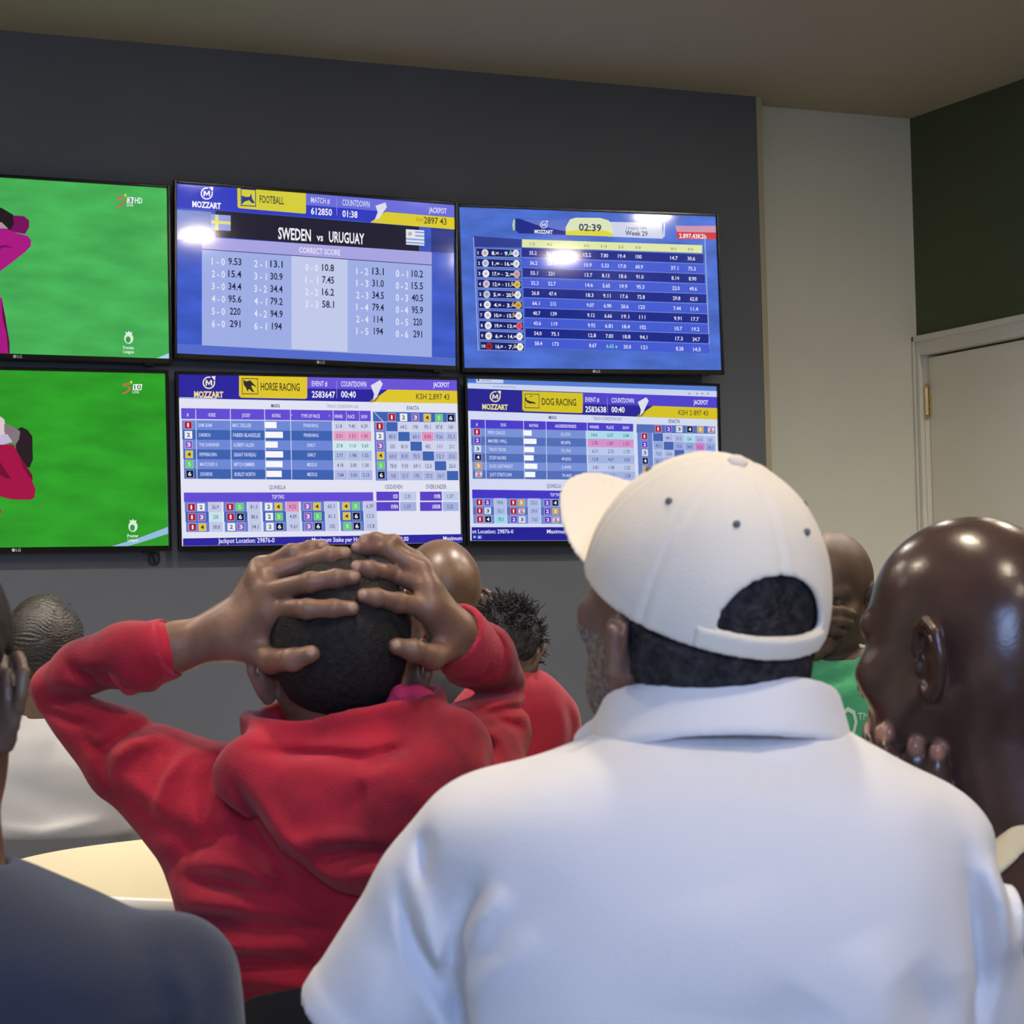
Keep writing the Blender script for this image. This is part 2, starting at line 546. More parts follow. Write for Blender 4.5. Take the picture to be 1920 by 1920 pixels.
# --- screen: football correct-score board (top row, middle)
P = Picture([(31, 62), (1851, 203), (1859, 1259), (32, 1176)])
P.uv([(0, 0), (SW, 0), (SW, -SH), (0, -SH)], (64, 92, 200), 0.55)
P.poly([(30, 1110), (1860, 1205), (1860, 1262), (30, 1190)], (88, 110, 205))
P.poly([(30, 232), (262, 250), (262, 420), (30, 430)], (128, 146, 214), 0.5)
P.poly([(1700, 340), (1860, 350), (1860, 520), (1700, 510)], (50, 62, 140), 0.5)
hd_ = lambda x: 60 + 0.083 * (x - 30)
q = lambda x, y: (x, hd_(x) + y)
P.poly([q(30, 0), q(1860, 0), q(1860, 152), q(1330, 152), q(1240, 148), q(30, 158)], (52, 62, 196))
P.poly([q(880, -6), q(1860, -6), q(1860, 72), q(880, 72)], (108, 112, 218))
P.poly([q(1300, 152), q(1400, 74), q(1860, 74), q(1860, 152)], YEL)
P.poly([q(1335, 40), q(1400, 12), q(1410, 42), q(1360, 120), q(1330, 132), q(1350, 80)], (222, 224, 240))
P.poly([q(430, -8), q(880, -8), q(880, 124), q(872, 130), q(442, 130), q(432, 122)], (216, 208, 62))
P.poly([(288, 240), (1620, 345), (1620, 512), (288, 412)], (36, 34, 52))
P.poly([(198, 412), (1704, 512), (1704, 598), (198, 492)], (170, 166, 228))
P.poly([(198, 492), (1704, 598), (1704, 1200), (198, 1122)], (160, 176, 232))
P.poly([(785, 535), (1152, 560), (1152, 1165), (785, 1145)], (196, 204, 238))
P.poly([(198, 490), (1704, 594), (1704, 599), (198, 495)], (60, 60, 110))
P.text('CORRECT SCORE', 835, 488, 1104, 524, (238, 238, 252), 0.004)
P.text('SWEDEN', 698, 358, 912, 432, WHT, 0.014)
P.text('vs', 950, 390, 992, 438, WHT, 0.01)
P.text('URUGUAY', 1030, 384, 1262, 452, WHT, 0.014)
mozzart(P, 230, 128, 1.0)
for (a, b_, c_, d_) in ((452, 98, 552, 104), (452, 206, 552, 212), (452, 98, 457, 212), (547, 98, 552, 212)):
    P.rect(a, b_, c_, d_, (50, 60, 130))
P.poly([(458, 140), (480, 150), (510, 150), (520, 128), (528, 165), (546, 190), (526, 192), (508, 172), (480, 180), (458, 200)], (48, 58, 140))
P.text('FOOTBALL', 576, 146, 735, 194, (60, 62, 60), 0.006)
P.text('MATCH #', 912, 156, 1036, 192, (214, 216, 244), 0.004)
P.text('612850', 912, 226, 1050, 268, WHT, 0.012)
P.rect(1080, 160, 1083, 272, (150, 150, 225))
P.text('COUNTDOWN', 1118, 172, 1296, 212, (214, 216, 244), 0.004)
P.text('01:38', 1118, 242, 1217, 284, WHT, 0.012)
P.text('JACKPOT', 1684, 222, 1800, 256, (235, 236, 250), 0.004)
P.text('KSH', 1600, 288, 1644, 310, (150, 145, 60), 0.0)
P.text('2897 43', 1652, 286, 1800, 328, (80, 76, 40), 0.006)
P.rect(258, 268, 386, 370, (150, 160, 226)); P.rect(284, 268, 306, 370, (226, 220, 120)); P.rect(258, 308, 386, 328, (226, 220, 120))
P.rect(1534, 366, 1654, 466, (226, 230, 246))
for k in range(4):
    P.rect(1534 + (60 if k < 2 else 0), 378 + 23 * k, 1654, 388 + 23 * k, (140, 160, 214))
P.disc(1560, 392, 14, 14, (190, 190, 150))
sc = [('1 - 0 9.53', '2 - 0 15.4', '3 - 0 34.4', '4 - 0 95.6', '5 - 0 220', '6 - 0 291'),
      ('2 - 1 13.1', '3 - 1 30.9', '3 - 2 34.4', '4 - 1 79.2', '4 - 2 94.9', '6 - 1 194'),
      ('0 - 0 10.8', '1 - 1 7.45', '2 - 2 16.2', '3 - 3 58.1'),
      ('1 - 2 13.1', '1 - 3 31.0', '2 - 3 34.5', '1 - 4 79.4', '2 - 4 114', '1 - 5 194'),
      ('0 - 1 10.2', '0 - 2 15.5', '0 - 3 40.5', '0 - 4 95.9', '0 - 5 220', '0 - 6 291')]
xx = [(262, 348, 370, 456), (540, 622, 645, 726), (874, 958, 984, 1062), (1208, 1286, 1312, 1388), (1466, 1546, 1570, 1644)]
for col, (a, b_, c_, d_), y0, st in zip(sc, xx, (596, 612, 636, 660, 676), (81.5, 81.5, 80, 78.5, 79)):
    for i, tx in enumerate(col):
        l, r = tx[:5], tx[6:]
        y = y0 + st * i
        P.text(l, a, y - 44, b_, y, (232, 234, 248), 0.006)
        P.text(r, c_ + (10 if len(r) == 3 else 0), y - 44, d_ - (6 if len(r) == 3 else 0), y, (38, 38, 66), 0.008)
PIC_SCORE = P

# --- screen: league odds table (top row, right)
P = Picture([(19, 53), (1814, 141), (1854, 1244), (56, 1213)])
P.uv([(0, 0), (SW, 0), (SW, -SH), (0, -SH)], (78, 112, 208), 0.6)
P.poly([(120, 262), (460, 290), (460, 350), (120, 340)], (52, 66, 150), 0.4)
P.poly([(418, 140), (770, 152), (770, 262), (440, 246), (420, 225)], (34, 44, 138))
P.poly([(450, 142), (770, 153), (770, 235), (600, 200)], (96, 116, 206))
P.poly([(404, 146), (414, 146), (412, 226), (402, 226), (396, 186)], (190, 214, 160))
P.poly([(1060, 170), (1440, 184), (1450, 296), (1060, 276)], (206, 212, 236))
P.poly([(1455, 186), (1463, 186), (1460, 282), (1450, 282)], (220, 226, 240))
P.poly([(770, 262), (770, 205), (800, 150), (840, 138), (1010, 142), (1070, 160), (1100, 215), (1100, 276)], (222, 230, 190))
P.poly([(770, 262), (775, 234), (900, 226), (1040, 232), (1100, 258), (1100, 276)], (226, 216, 60))
P.text('02:39', 862, 186, 1020, 234, (60, 66, 100), 0.016)
mozzart(P, 616, 186, 0.68, (214, 220, 244), (226, 230, 248))
P.text('League 144', 1192, 204, 1334, 228, (140, 146, 170), 0.004)
P.text('Week 29', 1186, 238, 1342, 272, (70, 76, 108), 0.012)
P.poly([(1535, 205), (1816, 208), (1816, 258), (1545, 248)], (206, 150, 178))
P.poly([(1540, 248), (1816, 256), (1820, 304), (1560, 300), (1546, 285)], (214, 48, 56))
P.text('2.897,43KSh', 1562, 264, 1750, 296, WHT, 0.01)
for x0, x1 in ((120, 128), (1735, 1741)):
    P.poly([(x0, 270), (x0 + 6, 270), (x0 + 40, 1090), (x0 + 34, 1090)], (160, 178, 232))
P.poly([(464, 290), (1722, 346), (1722, 402), (464, 346)], (224, 232, 170))
cx = [540, 660, 920, 1040, 1160, 1278, 1525, 1645]
for x, h in zip(cx, ('1:2', '4:2', '0:0', '1:1', '2:2', '3:3', '0:1', '0:2')):
    y = 333 + (x - 540) * 0.045
    P.ctext(h, x - 4, 36, y - 18, y, (110, 118, 90), 0.0)
rows = [('1', '8.=', '9.=', '35.2 51.4 12.2 7.80 19.4 100 14.7 30.6'), ('2', '1.=', '16.=', '36.2 55.1 10.9 5.23 17.0 60.9 37.1 75.3'),
        ('3', '17.=', '2.=', '55.1 231 13.7 8.13 18.6 91.0 8.14 8.90'), ('4', '12.=', '11.=', '32.3 52.7 14.6 5.65 19.9 95.3 22.0 49.6'),
        ('5', '5.=', '20.=', '26.8 47.4 18.3 9.11 17.6 72.8 29.8 62.0'), ('6', '4.=', '3.=', '66.1 212 9.07 6.90 20.6 123 7.44 11.4'),
        ('7', '10.=', '15.=', '40.7 139 9.12 6.66 19.1 111 9.91 17.7'), ('8', '19.=', '13.=', '43.6 119 9.92 6.81 18.4 102 10.7 19.2'),
        ('9', '6.=', '14.=', '54.0 75.1 12.8 7.83 18.8 94.1 17.3 34.7'), ('10', '16.=', '7.=', '58.4 173 8.67 6.65 20.0 121 8.28 14.5')]
badge = [((225, 215, 220), (220, 226, 240)), ((200, 214, 236), (226, 230, 242)), ((240, 240, 246), (214, 170, 176)), ((214, 200, 214), (220, 190, 90)),
         ((190, 200, 226), (232, 234, 244)), ((238, 238, 246), (226, 170, 60)), ((236, 236, 246), (240, 238, 230)), ((232, 236, 248), (220, 90, 110)),
         ((240, 230, 236), (238, 240, 250)), ((150, 40, 60), (244, 240, 220))]
for i, (n, a, b_, od) in enumerate(rows):
    yl = 385 + 75 * i
    sh = 2.6 * i
    yr = 372 + 72.6 * i
    dk = i % 2 == 0
    P.poly([(462 + sh, yr - 22), (1730 + sh * 1.5, yr + 38 - 0.8 * i), (1730 + sh * 1.5, yr + 104 - 0.8 * i), (462 + sh, yr + 44)], (28, 42, 140) if dk else (70, 92, 212))
    P.poly([(462 + sh, yr - 24), (1730 + sh * 1.5, yr + 36 - 0.8 * i), (1730 + sh * 1.5, yr + 39 - 0.8 * i), (462 + sh, yr - 21)], (130, 150, 226))
    P.poly([(138 + sh, yl - 38), (452 + sh, yl - 22), (452 + sh, yl + 38), (138 + sh, yl + 28)], (140, 158, 226))
    P.poly([(141 + sh, yl - 34), (449 + sh, yl - 18), (449 + sh, yl + 34), (141 + sh, yl + 24)], (26, 34, 104))
    P.text(n, 152 + sh, yl - 12, 152 + sh + (5 if n == '1' else 12 * len(n)), yl + 10, WHT, 0.01)
    c1, c2 = badge[i]
    P.disc(203 + sh, yl, 24, 27, c1)
    P.disc(203 + sh, yl, 12, 13, tuple(int(v * 0.8) for v in c1))
    P.disc(420 + sh, yl + 6, 23, 27, c2)
    P.disc(420 + sh, yl + 6, 11, 12, tuple(int(v * 0.82) for v in c2))
    P.text(a, 250 + sh, yl - 10, 300 + sh, yl + 16, WHT, 0.012)
    P.text('-', 314 + sh, yl - 8, 322 + sh, yl + 16, WHT, 0.0)
    P.text(b_, 340 + sh, yl - 6, 398 + sh, yl + 20, WHT, 0.012)
    if i in (0, 3, 4, 5, 6, 9):
        P.disc(384 + sh, yl - 4, 7, 12, (90, 190, 110) if i in (0,) else (206, 150, 70))
    for x, t in zip(cx, od.split()):
        y = yr + 38 + (x - 540) * 0.047 - 8
        xo = x + sh * 1.4
        P.ctext(t, xo, 14 * len(t) - 4 if len(t) > 3 else 42, y - 26, y, (140, 220, 200) if (i == 9 and x == 1040) else (226, 230, 250), 0.006)
P.poly([(1108, 1064), (1124, 1064), (1116, 1088)], (120, 224, 180))
PIC_TABLE = P


def chip(p, x, y, w, h, n, dog=False):
    cols = {'1': (176, 26, 56), '2': (240, 240, 248), '3': (140, 92, 190), '4': (226, 196, 66), '5': (92, 206, 110), '6': (18, 22, 54)}
    if dog:
        cols = {'1': (176, 22, 56), '2': (92, 54, 190), '3': (214, 222, 242), '4': (18, 24, 60), '5': (206, 160, 66), '6': (228, 214, 226)}
    c = cols[n]
    p.rect(x - w / 2 - 2, y - h / 2 - 2, x + w / 2 + 2, y + h / 2 + 2, (206, 208, 236))
    p.rect(x - w / 2, y - h / 2, x + w / 2, y + h / 2, c)
    if dog and n == '6':
        for k in range(4):
            p.rect(x - w / 2 + k * w / 4, y - h / 2, x - w / 2 + (k + 0.5) * w / 4, y - h / 4, (40, 30, 60))
            p.rect(x - w / 2 + (k + 0.5) * w / 4, y + h / 4, x - w / 2 + (k + 1) * w / 4, y + h / 2, (40, 30, 60))
    light = sum(c) > 480 and not (n == '5' and not dog)
    tcol = (40, 38, 40) if light else WHT
    if dog and n == '6': tcol = (190, 40, 70)
    if n == '5' and not dog: tcol = (190, 240, 200)
    p.ctext(n, x, w * 0.22 if n == '1' else w * 0.46, y - h * 0.27, y + h * 0.27, tcol, 0.012)


BL1, BL2, HDR = (112, 138, 216), (64, 100, 180), (100, 78, 214)
# --- screen: horse racing board (bottom row, middle)
P = Picture([(51, 37), (1843, 74), (1871, 1119), (74, 1140)])
P.uv([(0, 0), (SW, 0), (SW, -SH), (0, -SH)], (228, 230, 246))
dy = lambda x: 38 + 0.019 * (x - 50)
header(P, dy, 'H', ('EVENT #', '2583647'), '00:40', 'HORSE RACING', 'KSH 2,897 43', 1.0, 444, 882, (226, 200, 46), (108, 86, 218), (46, 40, 160), 0)
P.rect(60, 186, 300, 190, (228, 230, 246))
mozzart(P, 250, 90, 1.0, (240, 232, 190), (238, 222, 150))
P.poly([(470, 70), (490, 82), (515, 74), (548, 108), (556, 120), (530, 106), (505, 130), (500, 150), (488, 122), (474, 104)], (50, 46, 50))
P.poly([(505, 128), (520, 112), (540, 148), (534, 152)], (50, 46, 50))
P.text('MAIN', 650, 226, 704, 250, (66, 62, 120), 0.008)
P.text('TRACK CONDITION 0.00', 1008, 232, 1210, 252, (150, 150, 190), 0.0)
P.text('EXACTA', 1522, 240, 1600, 264, (66, 62, 120), 0.006)
P.rect(72, 262, 1290, 330, HDR)
P.rect(1304, 280, 1836, 342, BL2)
for t, a, b_ in (('#', 108, 120), ('HORSE', 246, 292), ('JOCKEY', 462, 516), ('RATING', 656, 710), ('TYPE OF PACE', 842, 962), ('WINNER', 1056, 1110), ('PLACE', 1142, 1186), ('SHOW', 1228, 1268)):
    P.text(t, a, 284 + (a - 100) * 0.012, b_, 306 + (a - 100) * 0.012, (226, 222, 250), 0.006)
P.text('<', 778, 292, 784, 306, WHT); P.text('>', 1020, 296, 1026, 310, WHT)
names = [('SAM SIAM', 'MAC DELLIER', 'FINISHING', '21.8 9.42 6.29', 78), ('CARIBOU', 'FABIEN BLAKESLEE', 'FINISHING', '2.21 1.51 1.30', 116),
         ('THE DARKENER', 'AUBREY ALLEN', 'EARLY', '27.8 11.0 5.63', 80), ('PEPPERKORN', 'GRANT FAVREAU', 'EARLY', '3.77 1.98 1.32', 112),
         ('MATCHED II', 'MITCH RIMMER', 'MIDDLE', '4.18 2.83 1.30', 106), ('DIONEND', 'BORLEY NORTH', 'MIDDLE', '7.84 3.50 2.13', 98)]
ex = ['. 64.2 198 93.1 87.8 160', '80.3 . 60.1 8.90 9.26 15.1', '555 81.0 . 402 111 211', '63.0 8.30 70.5 . 12.1 23.2', '78.8 9.30 69.1 12.5 . 26.0', '163 21.7 192 27.3 26.7 .']
for i, (a, b_, c_, od, w) in enumerate(names):
    y0 = 330 + 63 * i
    yy = lambda x: y0 + (x - 80) * 0.008
    s_ = 2.3 * i
    c = BL1 if i % 2 == 0 else BL2
    P.poly([(76 + s_, yy(76)), (1040 + s_ * .6, yy(1040)), (1040 + s_ * .6, yy(1040) + 63), (76 + s_, yy(76) + 63)], c)
    oc = [(206, 212, 236), (226, 160, 200), (206, 236, 240), (180, 190, 232), (206, 212, 236), (176, 186, 230)][i]
    P.poly([(1042 + s_ * .6, yy(1042)), (1290 + s_ * .6, yy(1290)), (1290 + s_ * .6, yy(1290) + 62), (1042 + s_ * .6, yy(1042) + 62)], oc)
    chip(P, 116 + 1.4 * i, y0 + 32, 46, 46, str(i + 1))
    P.text(a, 180 + s_, y0 + 22, 180 + s_ + 11 * len(a), y0 + 44, (206, 214, 246), 0.008)
    P.text(b_, 402 + s_ * .8, y0 + 22, 402 + s_ * .8 + 11 * len(b_), y0 + 46, (206, 214, 246), 0.008)
    P.rect(606 + s_ * .8, y0 + 12, 606 + s_ * .8 + w, y0 + 52, (250, 250, 255))
    P.ctext(c_, 905 + s_ * .4, 10.5 * len(c_), y0 + 24, y0 + 46, (206, 214, 246), 0.008)
    for x, t in zip((1084, 1170, 1248), od.split()):
        P.ctext(t, x + s_ * .6, 11 * len(t) - 4, y0 + 28, y0 + 50, (150, 40, 90) if i == 1 else (70, 74, 120), 0.0)
    for k, t in enumerate(ex[i].split()):
        x = 1425 + 76 * k + s_ * .5
        y = y0 + 12
        bgc = (206, 212, 238) if i % 2 == 0 else (176, 186, 230)
        if t == '.': bgc = BL2
        if (i, k) == (1, 3): bgc = (226, 150, 192)
        P.rect(x - 37, y + 1, x + 37, y + 61, bgc)
        if t != '.':
            P.ctext(t, x, 10 * len(t), y + 20, y + 44, (160, 40, 90) if (i, k) == (1, 3) else (84, 88, 130), 0.0)
    P.rect(1310 + s_ * .5, y0 + 12, 1386 + s_ * .5, y0 + 75, (108, 130, 206))
    chip(P, 1346 + 1.3 * i, y0 + 40, 44, 46, str(i + 1))
    chip(P, 1424 + 75 * i, 312 + i * 1.2, 44, 46, str(i + 1))
for x in (158, 380, 600, 766, 1040):
    P.poly([(x, 262), (x + 4, 262), (x + 13, 712), (x + 9, 712)], (224, 228, 246))
for x in (1126, 1210):
    P.poly([(x, 276), (x + 2, 276), (x + 10, 712), (x + 8, 712)], (224, 228, 246))
P.poly([(1304, 280), (1308, 280), (1368, 342), (1362, 342)], (224, 228, 246))
P.text('QUINELLA', 632, 750, 738, 776, (90, 88, 130), 0.0)
P.rect(84, 796, 1300, 856, HDR)
P.text('TOP TWO', 650, 812, 728, 838, (230, 226, 250), 0.004)
qn = [('12', '26.9'), ('13', '205'), ('14', '38.8'), ('15', '81.3'), ('16', '88.6'), ('23', '34.1'), ('24', '4.22'), ('25', '4.89'), ('26', '9.61'),
      ('34', '65.1'), ('35', '81.3'), ('36', '102'), ('45', '6.39'), ('46', '12.5'), ('56', '13.8')]
for k, (cc, t) in enumerate(qn):
    cxk, ry = k // 3, k % 3
    x0 = 90 + 250 * cxk - 2.5 * cxk + 4 * ry
    y0 = 858 + 64 * ry - cxk * 1.5
    P.rect(x0, y0, x0 + 150, y0 + 64, BL2 if ry == 1 else (104, 128, 204))
    P.rect(x0 + 154, y0, x0 + 236, y0 + 64, (226, 150, 192) if t == '4.22' else ((200, 228, 240) if t == '205' else (196, 202, 234)))
    chip(P, x0 + 42, y0 + 33, 46, 46, cc[0])
    chip(P, x0 + 104, y0 + 33, 46, 46, cc[1])
    P.ctext(t, x0 + 195, 11 * len(t), y0 + 20, y0 + 44, (84, 88, 130), 0.0)
P.text('ODD/EVEN', 1372, 748, 1482, 774, (80, 78, 120), 0.0)
P.text('OVER/UNDER', 1634, 746, 1766, 774, (80, 78, 120), 0.0)
for x0, xm, x1, t1, t2, o1, o2 in ((1316, 1462, 1572, 'ODD', 'EVEN', '2.35', '1.37'), (1596, 1736, 1844, 'OVER', 'UNDER', '1.57', '2.25')):
    for y0, t, o_ in ((792, t1, o1), (858, t2, o2)):
        P.rect(x0, y0, xm, y0 + 58, (92, 66, 200))
        P.rect(xm + 6, y0, x1, y0 + 58, (196, 204, 236) if y0 < 800 else (166, 178, 226))
        P.text(t, xm - 11 * len(t) - 6, y0 + 18, xm - 8, y0 + 42, WHT, 0.006)
        P.ctext(o_, (xm + x1) / 2, 40, y0 + 18, y0 + 42, (90, 94, 140), 0.0)
P.poly([(75, 1092), (1871, 1064), (1871, 1125), (75, 1146)], (46, 38, 160))
P.text('Jackpot Location: 29876-0', 300, 1090, 662, 1120, (236, 236, 252), 0.004)
P.text('Maximum Stake per Horses bet is KSh25,600.00', 902, 1084, 1522, 1112, (236, 236, 252), 0.004)
P.text('Maximum', 1745, 1078, 1866, 1104, (236, 236, 252), 0.004)
PIC_HORSE = P

# --- screen: dog racing board (bottom row, right)
P = Picture([(57, 42), (1857, 99), (1883, 1208), (78, 1210)])
P.uv([(0, 0), (SW, 0), (SW, -SH), (0, -SH)], (214, 220, 244))
P.poly([(58, 36), (1860, 95), (1860, 132), (58, 74)], (88, 128, 214))
P.poly([(64, 38), (122, 40), (122, 66), (64, 64)], (64, 104, 204))
P.poly([(126, 40), (322, 46), (322, 76), (126, 72)], (196, 210, 242))
P.poly([(64, 74), (1860, 132), (1860, 168), (64, 112)], (204, 214, 242))
P.text('localhost/display/dogs', 250, 94, 410, 106, (140, 150, 180), 0.0)
P.disc(142, 52, 6, 8, (40, 50, 80)); P.text('dog racing', 166, 46, 232, 58, (120, 130, 170), 0.0)
for x in (1662, 1716, 1754, 1796): P.disc(x, 150, 6, 6, (120, 130, 170), 8)
dy = lambda x: 122 + 0.0345 * (x - 60)
header(P, dy, 'D', ('EVENT #', '2583638'), '00:40', 'DOG RACING', 'KSH 2 897 43', 1.0, 458, 894, (214, 196, 36), (82, 68, 206), (42, 38, 150), 0)
mozzart(P, 262, 172, 0.98, (236, 230, 180), (232, 222, 140))
P.poly([(482, 190), (500, 200), (520, 206), (545, 212), (560, 226), (540, 222), (510, 222), (490, 214)], (52, 48, 44))
P.poly([(480, 176), (488, 182), (486, 206), (478, 200)], (52, 48, 44)); P.poly([(510, 170), (530, 164), (528, 170), (514, 176)], (90, 80, 50))
P.text('MAIN', 648, 310, 702, 334, (66, 62, 120), 0.008)
P.text('TRACK CONDITION 0.00', 968, 320, 1170, 342, (120, 122, 170), 0.0)
P.text('EXACTA', 1512, 336, 1592, 362, (66, 62, 120), 0.006)
HD2, B1, B2 = (76, 62, 204), (122, 146, 216), (84, 112, 186)
P.poly([(84, 336), (1256, 368), (1256, 424), (84, 398)], HD2)
P.poly([(1280, 370), (1846, 386), (1846, 440), (1280, 432)], B2)
for t, a, b_ in (('#', 124, 136), ('DOG', 302, 340), ('RATING', 508, 572), ('AGGRESSIVENESS', 692, 846), ('WINNER', 940, 1010), ('PLACE', 1064, 1116), ('SHOW', 1180, 1226)):
    y = 360 + (a - 120) * 0.024
    P.text(t, a, y, b_, y + 22, (226, 222, 250), 0.006)
names = [('PEPE DIALES', '32.57%', '14.6 6.37 3.04', 62), ('MAYBE I WILL', '80.89%', '2.78 1.87 1.25', 94), ('TRACK TRUXE', '75.75%', '6.71 2.73 1.73', 76),
         ('STOP NAVIRS', '49.83%', '13.8 4.67 3.05', 68), ('DUCK CARTWRIGHT', '2.84%', '3.81 1.98 1.22', 92), ('JUST STRETCHIN', '76.46%', '8.06 3.50 2.28', 74)]
ex = ['. 44.1 51.5 154 51.0 121', '40.1 . 17.6 34.8 8.12 34.1', '72.8 15.4 . 64.1 14.1 67.1', '85.1 38.1 67.1 . 33.1 92.4', '42.1 9.27 17.1 31.7 . 31.4', '66.2 38.1 70.2 98.1 34.0 .']
for i, (a, b_, od, w) in enumerate(names):
    y0 = 398 + 61 * i
    s_ = 1.6 * i
    yy = lambda x: y0 + (x - 84) * 0.022 * (1 - i * 0.12)
    P.poly([(86 + s_, yy(86)), (914 + s_, yy(914)), (914 + s_, yy(914) + 61), (86 + s_, yy(86) + 61)], B1 if i % 2 == 0 else B2)
    oc = [(170, 220, 236), (212, 148, 204), (190, 202, 236), (164, 180, 226), (190, 202, 236), (164, 180, 226)][i]
    P.poly([(918 + s_, yy(918)), (1256 + s_, yy(1256)), (1256 + s_, yy(1256) + 60), (918 + s_, yy(918) + 60)], oc)
    chip(P, 130 + s_, y0 + 28, 46, 44, str(i + 1), True)
    P.text(a, 210 + s_, yy(260) + 18, 210 + s_ + 11.2 * len(a), yy(260) + 42, (206, 214, 246), 0.008)
    P.rect(462 + s_, yy(500) + 8, 462 + s_ + w, yy(500) + 46, (250, 250, 255))
    P.ctext(b_, 768 + s_ * .6, 70, yy(768) + 20, yy(768) + 42, (206, 214, 246), 0.006)
    for x, t in zip((976, 1090, 1204), od.split()):
        P.ctext(t, x + s_ * .6, 11 * len(t) - 4, yy(x) + 18, yy(x) + 42, (150, 50, 120) if i == 1 else (70, 80, 130), 0.0)
    for k, t in enumerate(ex[i].split()):
        x = 1434 + 75 * k + s_ * .5
        y = 436 + 59 * i + 4 * k * (1 - i * 0.3)
        bgc = (176, 190, 234) if i % 2 == 0 else (150, 168, 222)
        if t == '.': bgc = (72, 100, 178)
        if (i, k) == (1, 4): bgc = (208, 130, 196)
        if (i, k) == (0, 3): bgc = (170, 220, 236)
        P.rect(x - 36, y, x + 36, y + 57, bgc)
        if t != '.': P.ctext(t, x, 9 * len(t), y + 18, y + 42, (80, 90, 140), 0.0)
    P.rect(1284 + s_ * .5, 430 + 60 * i, 1392 + s_ * .5, 490 + 60 * i, (104, 130, 204))
    chip(P, 1336 + 0.6 * i, 458 + 59 * i, 40, 44, str(i + 1), True)
    chip(P, 1434 + 75 * i, 404 + 1.4 * i, 42, 44, str(i + 1), True)
for x in (180, 456, 618, 914):
    P.poly([(x, 336 + x * .02), (x + 4, 336 + x * .02), (x + 11, 770), (x + 7, 770)], (214, 222, 246))
P.text('QUINELLA', 626, 802, 728, 830, (90, 90, 130), 0.0)
P.poly([(88, 842), (1300, 858), (1300, 918), (88, 906)], (70, 54, 200))
P.text('TOP TWO', 650, 868, 728, 892, (226, 224, 250), 0.004)
qn = [('12', '18.6'), ('13', '32.1'), ('14', '78.5'), ('15', '22.2'), ('16', '59.0'), ('23', '7.62'), ('24', '18.6'), ('25', '4.37'), ('26', '16.1'), ('34', '31.1'), ('35', '7.32'), ('36', '33.0'), ('45', '16.5'), ('46', '48.2'), ('56', '18.0')]
for k, (cc, t) in enumerate(qn):
    cxk, ry = k // 3, k % 3
    x0 = 92 + 243 * cxk + 2 * ry
    y0 = 904 + 61 * ry + cxk * 2
    P.rect(x0, y0, x0 + 152, y0 + 60, B2 if ry == 1 else (116, 140, 210))
    P.rect(x0 + 156, y0, x0 + 238, y0 + 60, (208, 130, 196) if t == '4.37' else ((160, 216, 236) if t == '78.5' else (176, 190, 232)))
    chip(P, x0 + 48, y0 + 30, 44, 44, cc[0], True)
    chip(P, x0 + 106, y0 + 30, 44, 44, cc[1], True)
    P.ctext(t, x0 + 197, 10 * len(t), y0 + 18, y0 + 42, (84, 92, 140), 0.0)
P.poly([(78, 1114), (1883, 1112), (1883, 1212), (78, 1216)], (36, 32, 150))
P.text('ot Location: 29876-0', 82, 1130, 378, 1158, (230, 232, 252), 0.004)
P.text('Maximum Stake', 620, 1130, 860, 1158, (230, 232, 252), 0.004)
P.rect(92, 1176, 106, 1192, (190, 200, 240)); P.rect(118, 1172, 152, 1198, (80, 120, 220)); P.text('e', 128, 1176, 142, 1192, WHT, 0.01)
PIC_DOG = P


def crest(p, x, y, k):
    """small white league crest and its two words"""
    p.disc(x, y, 23 * k, 27 * k, (214, 240, 220))
    p.disc(x - 3 * k, y + 6 * k, 12 * k, 16 * k, (60, 150, 70))
    p.poly([(x - 14 * k, y - 22 * k), (x - 18 * k, y - 34 * k), (x - 7 * k, y - 28 * k), (x, y - 38 * k), (x + 7 * k, y - 28 * k), (x + 18 * k, y - 34 * k), (x + 14 * k, y - 20 * k)], (226, 244, 230))
    p.text('Premier', x - 28 * k, y + 38 * k, x + 28 * k, y + 54 * k, (226, 244, 230), 0.006)
    p.text('League', x - 26 * k, y + 58 * k, x + 26 * k, y + 74 * k, (226, 244, 230), 0.006)


def channel(p, x, y, num, hd, k=1.0):
    p.poly([(x - 2, y + 36), (x + 20, y + 22), (x + 36, y + 6), (x + 28, y - 2), (x + 8, y - 2), (x + 4, y - 12), (x + 18, y - 20), (x + 44, y - 18), (x + 44, y - 12),
            (x + 20, y - 10), (x + 18, y - 5), (x + 40, y - 2), (x + 46, y + 8), (x + 34, y + 24), (x + 12, y + 36)], (190, 110, 80))
    p.disc(x + 47, y - 24, 6, 7, (206, 226, 60))
    p.poly([(x + 57, y - 14), (x + 88 + 14 * (len(num) - 1), y - 14), (x + 84 + 14 * (len(num) - 1), y + 16), (x + 54, y + 16)], (232, 244, 238))
    p.text(num, x + 62, y - 10, x + 80 + 16 * (len(num) - 1), y + 12, (50, 120, 60), 0.01)
    p.text('LIVE', x + 54, y + 20, x + 86, y + 32, (232, 244, 238), 0.004)
    if hd: p.text('HD', x + 94, y - 12, x + 132, y + 16, (232, 244, 238), 0.014)


